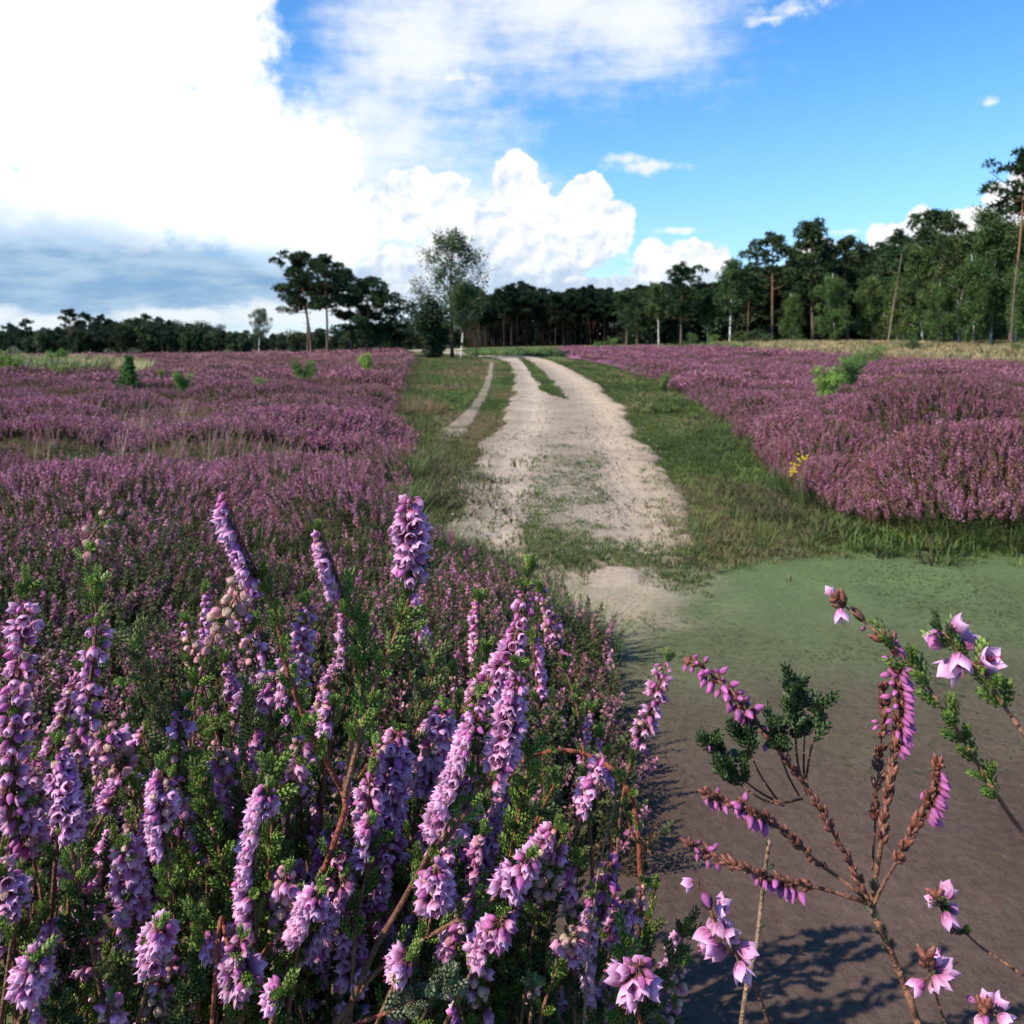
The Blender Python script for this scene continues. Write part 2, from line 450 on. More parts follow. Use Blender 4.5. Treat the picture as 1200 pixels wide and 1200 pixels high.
cam = bpy.data.cameras.new('camera'); co = bpy.data.objects.new('camera', cam); COL.objects.link(co)
co.location = (0, 0, CAMH); co.rotation_euler = (math.pi / 2, 0, 0)
cam.sensor_width = 36; cam.lens = 36 * F / 1200; cam.shift_y = (HZ - 600) / 1200
cam.clip_start = .01; cam.clip_end = 6000
cam.dof.use_dof = True; cam.dof.focus_distance = .92
FSTOP_C = 2.1                                           # blur of the far distance, px
cam.dof.aperture_fstop = (cam.lens / 1000) / (FSTOP_C * .92 / (F * 1024 / 1200))
cam.dof.aperture_blades = 0
SC.camera = co
SC.render.engine = 'CYCLES'
SC.cycles.use_denoising = True
SC.cycles.use_adaptive_sampling = True; SC.cycles.adaptive_threshold = .015; SC.cycles.adaptive_min_samples = 10
try: SC.cycles.denoiser = 'OPENIMAGEDENOISE'
except Exception: pass
SC.cycles.max_bounces = 4; SC.cycles.diffuse_bounces = 2; SC.cycles.glossy_bounces = 2; SC.cycles.transmission_bounces = 3
SC.cycles.sample_clamp_indirect = 4.0
SC.view_settings.view_transform = 'Standard'; SC.view_settings.look = 'None'
SC.view_settings.exposure = .55; SC.view_settings.gamma = 1
# ------------------------------------------------------------------ where things grow (ground plan)
PATH_L = ground_poly([(500, 720), (502, 665), (508, 625), (530, 572), (553, 532), (578, 497), (592, 472), (598, 452), (599, 436), (592, 425), (572, 419), (540, 415.5), (505, 413.2)])
PATH_R = ground_poly([(838, 720), (830, 662), (815, 622), (798, 580), (779, 540), (753, 499), (726, 469), (695, 445), (667, 431), (640, 421), (610, 416.2), (575, 413.2), (530, 411.3)])
FOOT_L = ground_poly([(470, 530), (520, 500), (548, 478), (562, 458), (570, 440), (573, 426)])
FOOT_R = ground_poly([(520, 545), (552, 506), (566, 480), (575, 458), (579, 440), (580, 426)])
_heathL_edge = ground_poly([(770, 1150), (752, 950), (740, 820), (715, 740), (640, 690), (560, 655), (488, 628), (500, 560), (492, 520), (474, 490), (478, 465), (485, 445), (488, 430), (492, 418), (480, 412)])
HEATH_L = np.vstack([_heathL_edge, [[-40, 150], [-260, 150], [-260, 20], [-12, 3.0], [-6, 1.6]]])
_heathR_edge = ground_poly([(1240, 648), (1080, 640), (985, 624), (918, 596), (876, 552), (852, 510), (820, 480), (784, 463), (755, 446), (712, 430), (672, 421), (650, 416), (610, 410)])
_heathR_far = [(650, 409), (760, 409), (850, 411), (900, 416), (1000, 421), (1100, 428), (1180, 430), (1260, 433)]
HEATH_R = np.vstack([_heathR_edge[:-1], ground_poly(_heathR_far), [[85, 40.0], [85, 6.0]]])
PATH_POLY = np.vstack([PATH_L, PATH_R[::-1]])
FOOT_POLY = np.vstack([FOOT_L, FOOT_R[::-1]])

def strip_dist(x, y, poly):
    """signed-ish distance to a polygon outline"""
    d = np.full(np.shape(x), 1e9)
    n = len(poly)
    for i in range(n):
        a = poly[i]; b = poly[(i + 1) % n]; ab = b - a
        t = np.clip(((x - a[0]) * ab[0] + (y - a[1]) * ab[1]) / (ab @ ab + 1e-9), 0, 1)
        d = np.minimum(d, np.hypot(x - a[0] - t * ab[0], y - a[1] - t * ab[1]))
    return np.where(in_poly(x, y, poly), d, -d)

def resample_lin(E, y):
    o = np.argsort(E[:, 1])
    return np.interp(y, E[o, 1], E[o, 0])

# ------------------------------------------------------------------ ground sheet
def make_ground():
    n = 430
    tx = np.linspace(-1, 1, n)
    X = .45 * np.sinh(tx * math.asinh(1500 / .45)); Yv = 3.0 + .45 * np.sinh(tx * math.asinh(1500 / .45))
    gx, gy = np.meshgrid(X, Yv)
    x = gx.ravel(); y = gy.ravel()
    z = terrain(x, y) - .012
    z += .03 * (fbm(x * 2.3, y * 2.3, 3, 3) - .5) * (np.hypot(x, y) < 30)
    # colours of what covers the ground
    turf = np.array([.075, .105, .032]); moss = np.array([.098, .135, .055]); peat = np.array([.086, .058, .046])
    dry = np.array([.20, .15, .075]); litter = np.array([.060, .042, .030]); far = np.array([.15, .105, .075])
    nz = fbm(x * .8, y * .8, 21, 4)
    pn = sstep(.35, .65, fbm(x * .5, y * .3, 29, 3))[:, None]
    c = (turf[None] * (1 - pn) + np.array([.13, .105, .055])[None] * pn) * (.7 + .6 * nz[:, None])
    hl = sstep(-.35, .15, strip_dist(x, y, HEATH_L) + .4 * (nz - .5)); hr = sstep(-.35, .15, strip_dist(x, y, HEATH_R) + .4 * (nz - .5))
    hm = np.clip(hl + hr, 0, 1)[:, None]
    c = c * (1 - hm) + litter * hm
    front = sstep(6.4, 4.6, y + .5 * (nz - .5)) * sstep(-40, -20, -np.abs(x)) * sstep(-.5, .7, x + .9 * (nz - .5)); front = front[:, None]
    c = c * (1 - front) + moss * front
    pe = sstep(5.0, 2.1, y + .9 * (nz - .5) + .7 * (fbm(x * 2.6, y * 2.6, 27, 4) - .5)) * sstep(-.6, .3, x + .4 * (nz - .5)); pe = pe[:, None]
    c = c * (1 - pe) + peat * pe
    sa = resample_lin(PATH_L, y); sb = resample_lin(PATH_R, y)
    T = (x - sa) / np.maximum(sb - sa, .1)
    sn = fbm(x * 2.2, y * 2.2, 49, 4)
    sandm = (sstep(-.12, .12, T + .5 * (sn - .5)) * sstep(1.12, .88, T + .5 * (sn - .5)) * sstep(3.3, 5.2, y + 2.4 * (sn - .5)) * (y < 8))[:, None] * .85
    c = c * (1 - sandm) + np.array([.36, .285, .205]) * sandm
    strip = (sstep(118, 126, y) * sstep(150, 140, y) * (x < -8))[:, None]
    c = c * (1 - strip) + np.array([.42, .34, .24]) * strip
    ff = (sstep(150, 200, y) * 1.0)[:, None]
    c = c * (1 - ff) + np.array([.05, .06, .03]) * ff
    i = np.arange(n - 1)[:, None] * n; j = np.arange(n - 1)[None]
    q = np.stack([i + j, i + j + 1, i + n + j + 1, i + n + j], -1).reshape(-1, 4)
    mb = MB(); mb.add(np.stack([x, y, z], -1), q, c)
    tag(mb.build('ground', M_GROUND), kind='structure')
make_ground()

def resample(poly, n):
    d = np.concatenate([[0], np.cumsum(np.log(np.maximum(poly[1:, 1], 1) / np.maximum(poly[:-1, 1], 1)).__abs__() + .02)])
    t = np.linspace(0, d[-1], n)
    s = spline(poly, 400); sd = np.interp(np.linspace(0, len(poly) - 1, 400), np.arange(len(poly)), d)
    return np.stack([np.interp(t, sd, s[:, k]) for k in (0, 1)], -1)

def make_strip(name, Lp, Rp, ns, nt_, profile, colour, ragged):
    a = resample(Lp, ns); b = resample(Rp, ns)
    t = np.linspace(0, 1, nt_)
    # the edge wanders so the sand does not end in a ruled line
    w = np.linalg.norm(b - a, axis=1, keepdims=True)
    ea = (fbm(a[:, 0] * .9 + 9, a[:, 1] * .9, 31, 3) - .5)[:, None] * ragged / w
    eb = (fbm(b[:, 0] * .9 + 5, b[:, 1] * .9, 37, 3) - .5)[:, None] * ragged / w
    tt = t[None] * (1 + eb - ea) + ea
    P = a[:, None] * (1 - tt[..., None]) + b[:, None] * tt[..., None]
    x, y = P[..., 0].ravel(), P[..., 1].ravel(); T = np.tile(t, ns)
    z = terrain(x, y) + .015 + profile(T, x, y)
    i = np.arange(ns - 1)[:, None] * nt_; j = np.arange(nt_ - 1)[None]
    q = np.stack([i + j, i + j + 1, i + nt_ + j + 1, i + nt_ + j], -1).reshape(-1, 4)
    mb = MB(); mb.add(np.stack([x, y, z], -1), q, colour(T, x, y))
    return tag(mb.build(name, M_SAND), kind='structure')

def rut(T, x, y):
    m = .03 * (fbm(x * 3, y * 3, 41, 4) - .5)
    r = np.exp(-((T - .24) / .12) ** 2) + np.exp(-((T - .78) / .13) ** 2)
    e = np.minimum(T, 1 - T)
    return .035 + m - .030 * r - .075 * np.exp(-(e / .05) ** 2) - .10 * sstep(5.6, 4.5, y + 2.2 * (fbm(x * 1.5, y * 1.5, 43, 3) - .5)) + .012 * np.sin(T * 90 + 6 * fbm(x, y, 4, 2)) * r * .3
def sandcol(T, x, y):
    r = np.exp(-((T - .24) / .14) ** 2) + np.exp(-((T - .76) / .17) ** 2)
    n = fbm(x * 1.4, y * 1.4, 51, 4)
    c = np.array([.39, .315, .235])[None] * (.72 + .36 * np.clip(r, 0, 1) + .3 * (n - .5))[:, None]
    warm = sstep(.5, .8, T)[:, None]
    c = c * (1 - warm * .5) + np.array([.46, .345, .23]) * (.80 + .26 * np.clip(r, 0, 1))[:, None] * warm * .5
    return c
make_strip('sandy_path', PATH_L, PATH_R, 420, 60, rut, sandcol, .5)
make_strip('sandy_footpath', FOOT_L, FOOT_R, 90, 14, lambda T, x, y: .02 - .05 * np.exp(-(np.minimum(T, 1 - T) / .12) ** 2),
           lambda T, x, y: np.array([.27, .22, .165])[None] * (.85 + .3 * fbm(x * 2, y * 2, 8, 3))[:, None], .25)

# ------------------------------------------------------------------ stones on the path
def ico(n=1):
    import bmesh
    bm = bmesh.new(); bmesh.ops.create_icosphere(bm, subdivisions=n, radius=1)
    v = np.array([p.co[:] for p in bm.verts]); f = np.array([[q.index for q in p.verts] for p in bm.faces]); bm.free()
    return v, f
def pts_in(poly, n, ymin, ymax, power=1.6):
    """random points of a ground polygon, thicker near the eye"""
    out = []; lo = poly.min(0); hi = poly.max(0); tot = 0
    ymin = max(ymin, lo[1]); ymax = min(ymax, hi[1])
    k = 1 - power + 1e-4
    for _ in range(400):
        m = n * 2
        u = rng.uniform(0, 1, m)
        y = (ymin ** k + u * (ymax ** k - ymin ** k)) ** (1 / k)
        hw = .74 * y + 2
        x = rng.uniform(-1, 1, m) * hw
        ok = in_poly(x, y, poly)
        out.append(np.stack([x, y], -1)[ok]); tot += ok.sum()
        if tot >= n: break
    return np.concatenate(out)[:n]
def make_gravel():
    v, f = ico(1); v = v * np.array([1, .8, .55])
    p = pts_in(PATH_POLY, 26000, 4.5, 40, 2.2)
    # gathered on the crown between the ruts
    a = resample(PATH_L, 200); b = resample(PATH_R, 200)
    k = np.argmin(np.abs(p[:, 1][:, None] - a[:, 1][None]), 1)
    p = p[p[:, 1] > 0]; T = (p[:, 0] - a[k, 0]) / (b[k, 0] - a[k, 0])
    pr = sstep(5.5, 6.0, p[:, 1]) * (.12 + 1.2 * np.exp(-((T - .52) / .17) ** 2))
    p = p[rng.uniform(0, 1, len(p)) < pr * (.3 + fbm(p[:, 0] * 1.5, p[:, 1] * 1.5, 61, 3))]
    N = len(p); s = .004 + .012 * rng.uniform(0, 1, N) ** 3
    z = terrain(p[:, 0], p[:, 1]) + .052
    M = frames(rand_dirs(N, .7, 1)) * s[:, None, None]
    c = np.array([.34, .29, .23])[None, None] * rng.uniform(.35, 1.25, (N, 1, 1))
    mb = MB(); mb.scatter(v, f, M, np.stack([p[:, 0], p[:, 1], z - .3 * s], -1), c)
    tag(mb.build('gravel', M_STONE), 'small grey stones scattered on the crown of the sandy path', 'gravel', kind='stuff')
make_gravel()

# ------------------------------------------------------------------ grass
def blade_tpl(nb, spread, segs=2, width=.05, lean=.5, seed=1):
    r = np.random.default_rng(seed); V = []; Fq = []; n = 0
    for b in range(nb):
        a = r.uniform(0, 2 * np.pi); rad = spread * np.sqrt(r.uniform()); h = r.uniform(.55, 1); ln = lean * r.uniform(.3, 1.2)
        d = np.array([np.cos(a), np.sin(a), 0]); sd = np.array([-d[1], d[0], 0])
        base = d * rad; t = np.linspace(0, 1, segs + 1)
        cen = base + d * (ln * h * t ** 2)[:, None] + np.array([0, 0, 1]) * (h * (t - .25 * ln * t ** 3))[:, None]
        w = width * (1 - t * .92)
        v = np.stack([cen - sd * w[:, None], cen + sd * w[:, None]], 1).reshape(-1, 3)
        for i in range(segs): Fq.append([n + 2 * i, n + 2 * i + 1, n + 2 * i + 3, n + 2 * i + 2])
        V.append(v); n += len(v)
    return np.concatenate(V), np.array(Fq)

def grass_object(name, label, items):
    mb = MB()
    for p, tpl, hgt, palette, jit, *lf in items:
        v, f = tpl; N = len(p); lift = lf[0] if lf else 0
        if lift == 'path': lift = .05 * sstep(4.4, 5.2, p[:, 1])
        if N == 0: continue
        h = np.broadcast_to(hgt, (N,)) * rng.uniform(.55, 1.35, N)
        up = norm(np.array([[0, 0, 1.0]]) + rng.normal(0, .12, (N, 3)))
        M = frames(up) * h[:, None, None]
        pal = np.array(palette); pick = np.clip((fbm(p[:, 0] * .55, p[:, 1] * .3, 29, 3) - .32) / .36 + rng.normal(0, .22, N), 0, .999)
        c = pal[(pick * len(pal)).astype(int)][:, None, :] * rng.uniform(1 - jit, 1 + jit, (N, 1, 1))
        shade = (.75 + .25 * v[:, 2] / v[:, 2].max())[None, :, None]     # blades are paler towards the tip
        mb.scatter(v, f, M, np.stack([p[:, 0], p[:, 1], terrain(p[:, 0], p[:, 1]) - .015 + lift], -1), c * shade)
    return tag(mb.build(name, M_GRASS, smooth=False), label, 'grass', kind='stuff')
GREENS = [(.075, .105, .028), (.095, .145, .034), (.135, .18, .045), (.17, .155, .06), (.21, .165, .08)]
DRY = [(.42, .33, .17), (.36, .27, .14), (.30, .26, .12)]
T_SHORT = blade_tpl(9, .5, 2, .07, .8, 3); T_TUFT = blade_tpl(22, .30, 3, .016, 1.1, 4); T_STALK = blade_tpl(9, .07, 3, .008, .45, 5); T_FAR = blade_tpl(6, .8, 1, .14, .5, 6)

vergeR = np.vstack([PATH_R[:9], _heathR_edge[::-1][3:], ])
vergeR = np.vstack([ground_poly([(832, 640), (815, 622), (798, 580), (779, 540), (753, 499), (726, 469), (695, 445), (667, 431), (650, 422)]),
                    ground_poly([(690, 426), (725, 437), (770, 456), (805, 470), (845, 486), (880, 512), (905, 550), (945, 590), (995, 615), (1090, 632), (1240, 640), (1240, 720), (700, 720)])])
def soft(p):
    return p[rng.uniform(0, 1, len(p)) < sstep(4.7, 6.2, p[:, 1] + 2.0 * (fbm(p[:, 0] * 1.1, p[:, 1] * 1.1, 19, 4) - .5) - .12 * np.abs(p[:, 0] - 1.0))]
vergeL = np.vstack([ground_poly([(498, 416), (492, 430), (488, 447), (472, 468), (466, 490), (500, 490), (545, 476), (560, 456), (568, 440), (572, 426), (556, 419)])])
between = np.vstack([ground_poly([(582, 426), (581, 442), (577, 460), (568, 482), (556, 505), (520, 535), (512, 575), (535, 560), (553, 528), (578, 494), (592, 470), (598, 450), (598, 436), (594, 428)])])
crownp = ground_poly([(606, 420), (614, 428), (622, 440), (630, 455), (642, 466), (665, 470), (650, 450), (636, 436), (622, 424), (614, 420)])
def soft_edge(p, poly, w, seed):
    d = strip_dist(p[:, 0], p[:, 1], poly) + w * 1.6 * (fbm(p[:, 0] * 1.1, p[:, 1] * .5, seed, 4) - .5)
    return p[rng.uniform(0, 1, len(p)) < sstep(-.1 * w, w, d)]
def edge_pts(E, n, w, ymax, ymin=4.6):
    e = resample(E, 600); e = e[(e[:, 1] < ymax) & (e[:, 1] > ymin)]
    k = (rng.uniform(0, 1, n) ** 1.2 * (len(e) - 1)).astype(int)
    q = e[k] + np.stack([rng.normal(0, w, n), rng.normal(0, .3, n)], -1)
    return q[rng.uniform(0, 1, n) < sstep(4.4, 5.8, q[:, 1] + 1.2 * (fbm(q[:, 0] * 1.8, q[:, 1] * 1.8, 85, 3) - .5))]
def thin(p, seed, lo, hi, sc=1.2):
    return p[rng.uniform(0, 1, len(p)) < sstep(lo, hi, fbm(p[:, 0] * sc, p[:, 1] * sc, seed, 3))]
def path_tufts():
    p = pts_in(PATH_POLY, 16000, 4.3, 26, 2.0)
    a = resample(PATH_L, 200); b = resample(PATH_R, 200)
    k = np.argmin(np.abs(p[:, 1][:, None] - a[:, 1][None]), 1)
    T = (p[:, 0] - a[k, 0]) / (b[k, 0] - a[k, 0])
    pr = 1.0 * np.exp(-((T - .50) / .11) ** 2) * sstep(13, 7.5, p[:, 1]) + .25 * np.exp(-((T - .5) / .14) ** 2) + .9 * np.exp(-(np.minimum(T, 1 - T) / .03) ** 2)
    pr *= sstep(.40, .58, fbm(p[:, 0] * 1.6, p[:, 1] * 1.6, 71, 4))* sstep(4.4, 5.2, p[:, 1])
    pr = np.maximum(pr, 0.55 * sstep(5.5, 4.6, p[:, 1] + .9 * (fbm(p[:, 0] * 1.7, p[:, 1] * 1.7, 73, 3) - .5)))
    pr = pr * sstep(4.35, 5.5, p[:, 1] + 1.3 * (fbm(p[:, 0] * 1.8, p[:, 1] * 1.8, 79, 3) - .5))
    return p[rng.uniform(0, 1, len(p)) < pr * 2.2]
items = [(soft(pts_in(vergeR, 12000, 4.6, 16, 1.8)), T_SHORT, .045, GREENS, .35), (soft(pts_in(vergeR, 900, 5.2, 16, 1.8)), T_TUFT, .12, GREENS[:3], .3),
         (pts_in(vergeR, 9000, 15, 70, 1.4), T_FAR, .10, GREENS + DRY[2:], .3),
         (thin(pts_in(FOOT_POLY, 4000, 6, 60, 1.4), 55, .45, .6, 1.2), T_SHORT, .045, GREENS, .3, .03), (pts_in(vergeL, 15000, 10, 75, 1.4), T_FAR, .09, [(.12, .17, .04), (.10, .15, .036), (.16, .165, .055), (.22, .17, .085)], .3), (thin(pts_in(vergeL, 3500, 12, 60, 1.4), 33, .45, .6, .4), T_TUFT, .22, GREENS, .3),
         (thin(pts_in(between, 14000, 5, 50, 1.5), 77, .40, .55), T_SHORT, .05, GREENS, .3, .02),
         (soft_edge(pts_in(crownp, 7000, 14, 70, 1.3), crownp, .3, 78), T_FAR, .08, GREENS[:3], .3, .05),
         (path_tufts(), T_SHORT, .04, GREENS[:3] + [(.13, .16, .06)], 0.3, 'path'),
         (edge_pts(_heathR_edge, 5000, .22, 60), T_SHORT, .11, GREENS[:3] + [(.12, .10, .05)], .3, .01), (edge_pts(_heathR_edge, 500, .25, 40), T_TUFT, .13, GREENS[:3] + [(.15, .12, .06)], .3),
         (edge_pts(_heathL_edge, 4000, .3, 70, 6.0), T_SHORT, .12, [(.09, .10, .035), (.13, .11, .05), (.11, .13, .04)], .3, .01), (edge_pts(_heathL_edge, 700, .3, 60, 6.5), T_TUFT, .15, [(.10, .11, .04), (.15, .12, .055), (.11, .13, .04)], .3),
         (thin(edge_pts(PATH_R, 9000, .16, 70), 45, .3, .5, 1.5), T_SHORT, .055, GREENS, .3, .02), (thin(edge_pts(PATH_L, 8000, .18, 70), 46, .3, .5, 1.5), T_SHORT, .055, GREENS, .3, .02),
         (thin(edge_pts(FOOT_L, 3000, .14, 70), 47, .3, .5, 1.5), T_SHORT, .05, GREENS, .3, .02), (thin(edge_pts(FOOT_R, 3000, .14, 70), 48, .3, .5, 1.5), T_SHORT, .05, GREENS, .3, .02)]
grass_object('grass', 'short green grass along both verges and down the middle of the sandy path', items)
mossp = np.array([[-.3, 1.9], [-.2, 6.4], [2.2, 6.3], [7.5, 5.9], [7.5, 1.9]])
pm = pts_in(mossp, 60000, 1.9, 6.3, 1.6)
pm = pm[rng.uniform(0, 1, len(pm)) < .05 + .75 * sstep(2.4, 5.6, pm[:, 1] + 1.8 * (fbm(pm[:, 0] * 1.8, pm[:, 1] * 1.8, 5, 4) - .5))]
grass_object('moss', 'soft green mossy turf in front of the right heather edge', [(pm, T_SHORT, .013, [(.085, .120, .048), (.095, .130, .052), (.105, .135, .056), (.11, .11, .055)], .2)])
# straw coloured grass at the foot of the right wood and in the left field
strawR = np.vstack([ground_poly(_heathR_far[1:]) - [0, 2.5], [[60, 38], [62, 97], [14, 98]]])
strawL = ground_poly([(-60, 432), (20, 428), (110, 430), (170, 437), (150, 448), (60, 452), (-60, 455)])
ps = thin(pts_in(strawR, 34000, 34, 98, 1.1), 81, .30, .48, .10)
pl = pts_in(strawL, 7000, 20, 60, 1.2)
far_green = thin(pts_in(np.array([[-6, 75], [20, 62], [34, 80], [20, 99], [-6, 110]]), 7000, 55, 112, 1.1), 83, .40, .55, .15)
grass_object('dry_grass', 'straw coloured long grass beside the right wood and in the left heath', [
    (ps, T_FAR, .5, DRY, .25), (pl, T_FAR, .42, DRY + [(.24, .27, .12), (.18, .22, .08)], .25, .22)])
grass_object('green_grass', 'green rough grass before the dark pine wood', [(far_green, T_FAR, .45, [(.12, .20, .06), (.16, .21, .07), (.10, .15, .05)], .3)])

# ------------------------------------------------------------------ heather covering the heath
def domes(x, y, cell=1.25, seed=0):
    """height, outward slope and a random number of the heather clump at each point"""
    cx = np.floor(x / cell); cy = np.floor(y / cell)
    best = np.zeros(np.shape(x)); gx = np.zeros(np.shape(x)); gy = np.zeros(np.shape(x)); rid = np.zeros(np.shape(x))
    for dx in (-1, 0, 1):
        for dy in (-1, 0, 1):
            ax, ay = cx + dx, cy + dy
            px = (ax + .15 + .7 * _hash(ax, ay, seed + 1)) * cell; py = (ay + .15 + .7 * _hash(ax, ay, seed + 2)) * cell
            r = cell * (.5 + .5 * _hash(ax, ay, seed + 3)); h = .10 + .50 * _hash(ax, ay, seed + 4) * (r / cell)
            d2 = ((x - px) ** 2 + (y - py) ** 2) / r ** 2
            hh = h * np.sqrt(np.clip(1 - d2, 0, 1))
            up = hh > best
            best = np.where(up, hh, best); gx = np.where(up, (x - px) / r, gx); gy = np.where(up, (y - py) / r, gy); rid = np.where(up, _hash(ax, ay, seed + 5), rid)
    best = best * (1 + .75 * sstep(1.5, 3, x) * sstep(17, 9, y))
    return best, gx, gy, rid

def sprig_tpl(nf, nl, fs, seed, ls=.09):
    """a flowering shoot 1 long: loose flower flakes above, small leaves below, a thin stem"""
    r = np.random.default_rng(seed); V = []; Q = []; S = []
    def flake(c, d, s, slot, asp=.62):
        d = d / np.linalg.norm(d); a = np.cross(d, r.normal(size=3)); a /= np.linalg.norm(a)
        n = len(V) * 4
        V.append(np.array([c - d * s, c + a * s * asp, c + d * s, c - a * s * asp])); Q.append([n, n + 1, n + 2, n + 3]); S.extend([slot] * 4)
    for i in range(nf):
        t = .40 + .58 * (i + r.uniform()) / nf; a = r.uniform(0, 2 * np.pi); R = .055 * (1.15 - .75 * max(0, (t - .6) / .4))
        flake(np.array([R * np.cos(a), R * np.sin(a), t]), np.array([np.cos(a), np.sin(a), r.uniform(-.6, .8)]), fs * r.uniform(.7, 1.2), 0)
    for i in range(nl):
        t = r.uniform(.02, .6); a = r.uniform(0, 2 * np.pi)
        flake(np.array([.04 * np.cos(a), .04 * np.sin(a), t]), np.array([np.cos(a), np.sin(a), 1.3]), ls * r.uniform(.6, 1.1), 1, .3)
    for a in (0, 1.57):
        n = len(V) * 4; w = .012 * np.array([np.cos(a), np.sin(a), 0])
        V.append(np.array([-w, w, w * .5 + [0, 0, .95], -w * .5 + [0, 0, .95]])); Q.append([n, n + 1, n + 2, n + 3]); S.extend([2] * 4)
    return np.concatenate(V), np.array(Q), np.array(S)
H0 = [sprig_tpl(46, 9, .035, s, .055) for s in (1, 2, 3)]
H1 = [sprig_tpl(15, 6, .048, s, .11) for s in (4, 5, 6)]
H2 = [sprig_tpl(7, 3, .090, s, .15) for s in (7, 8)]
H3 = [sprig_tpl(4, 2, .16, s, .2) for s in (9, 10)]
PURPLE = np.array([[.38, .13, .225], [.33, .115, .18], [.44, .20, .285], [.38, .18, .22], [.29, .14, .15]])
BROWN = np.array([[.20, .10, .065], [.24, .13, .09], [.16, .10, .05]])
def flower_tone(x, y, rid, side):
    n = fbm(x * .35, y * .35, 91, 3); k = len(x)
    pal = PURPLE[rng.integers(0, 5, k)]
    brown = BROWN[rng.integers(0, 3, k)]
    # clumps that have not opened or are over read brown
    n2 = fbm(x * .13 + 7, y * .09, 97, 3)
    dead = ((rid > .93) & ((side > 0) | (y > 12))) | (rng.uniform(0, 1, k) < .05 + .22 * sstep(.5, .75, n) + .15 * sstep(.58, .75, n2))
    c = np.where(dead[:, None], brown, pal)
    c = np.where(((rid > .88) & ((side > 0) | (y > 12)))[:, None], c * .55 + np.array([.13, .10, .06]) * .45, c)
    far = sstep(7, 45, y)[:, None]
    if side < 0: c = c * (1 - far * .85) + np.array([.275, .14, .14]) * far * .85
    else: c = c * (1 - far * .4) + np.array([.30, .125, .18]) * far * .4
    return c * (.95 + .45 * rid)[:, None] * (.9 if side < 0 else .76)
def heather_scatter(mb, poly, n, y0, y1, tpls, length, side, power, green=0.0, keep=None):
    p = pts_in(poly, n, y0, y1, power)
    p = p[strip_dist(p[:, 0], p[:, 1], poly) > (.02 + .016 * p[:, 1]) * (1.8 * fbm(p[:, 0] * .7, p[:, 1] * .5, 88, 3) - .5 + .5 * rng.uniform(0, 1, len(p)))]
    if keep is not None: p = p[keep(p[:, 0], p[:, 1])]
    x, y = p[:, 0], p[:, 1]; h, gx, gy, rid = domes(x, y, seed=3)
    h = h * (.25 + .75 * sstep(-.05, .75, strip_dist(x, y, poly)))
    big = fbm(x * .5, y * .5, 17, 3)
    ok = rng.uniform(0, 1, len(x)) < (.35 + h * 3) * (sstep(.24, .38, big + .5 * h) if side < 0 else 1)
    x, y, h, gx, gy, rid = [a[ok] for a in (x, y, h, gx, gy, rid)]
    N = len(x)
    d = norm(np.stack([gx * .55, gy * .55, np.full(N, .95)], -1) + rng.normal(0, .17, (N, 3)))
    ln = length * rng.uniform(.6, 1.3, N)
    # lift each shoot so its tip reaches the top of its clump
    off = np.stack([x, y, terrain(x, y) + np.maximum(h - .6 * ln * d[:, 2], 0) - .02], -1)
    fc = flower_tone(x, y, rid, side)
    g = rng.uniform(0, 1, N) < np.maximum(green, .66 * sstep(6.0, 4.2, y) * (side < 0))
    fc = np.where(g[:, None], np.array([.075, .095, .034]), fc)
    lc = np.array([.075, .095, .03]) * rng.uniform(.6, 1.5, (N, 1)) + np.array([.04, .012, 0]) * rng.uniform(0, 1, (N, 1))
    sc = np.tile(np.array([[.10, .06, .04]]), (N, 1))
    t = rng.integers(0, len(tpls), N)
    for k, (v, q, s) in enumerate(tpls):
        m = t == k
        cc = np.stack([fc[m], lc[m], sc[m]], 1)[:, s, :] * rng.uniform(.75, 1.25, (m.sum(), len(s) // 4, 1)).repeat(4, 1)
        M = frames(d[m]) * ln[m][:, None, None] * np.array([1.0, 1.0, 1.0])
        mb.scatter(v, q, M, off[m], cc)
def heather_bed(mb, poly, y0, y1, side):
    """the dark woody mat under the shoots"""
    ny = 150; yy = y0 * (y1 / y0) ** np.linspace(0, 1, ny); nx = 260
    u = np.linspace(-1, 1, nx)
    Y = np.repeat(yy, nx); X = np.tile(u, ny) * (.74 * Y + 2)
    ins = in_poly(X, Y, poly)
    h, _, _, rid = domes(X, Y, seed=3)
    sd = strip_dist(X, Y, poly); h = h * (.25 + .75 * sstep(-.05, .75, sd)); e = sstep(.05, .6, sd)
    Z = terrain(X, Y) + np.where(ins, (h * .8 - .06) * e - .05 * (1 - e), -.2) + .06 * (fbm(X * 4, Y * 4, 6, 3) - .5)
    i = np.arange(ny - 1)[:, None] * nx; j = np.arange(nx - 1)[None]
    q = np.stack([i + j, i + j + 1, i + nx + j + 1, i + nx + j], -1).reshape(-1, 4)
    q = q[ins[q].any(1)]
    far = sstep(16, 60, Y)[:, None]
    near = np.array([.042, .038, .018]) * (.6 + .9 * fbm(X * 3, Y * 3, 12, 3))[:, None]
    fc = (np.array([.19, .095, .105]) if side < 0 else np.array([.20, .08, .135])) * (.7 + .6 * fbm(X * .6, Y * 1.2, 14, 4))[:, None]
    used = np.unique(q); remap = np.zeros(len(X), int); remap[used] = np.arange(len(used))
    c = near * (1 - far) + fc * far
    mb.add(np.stack([X, Y, Z], -1)[used], remap[q], c[used], m=1)
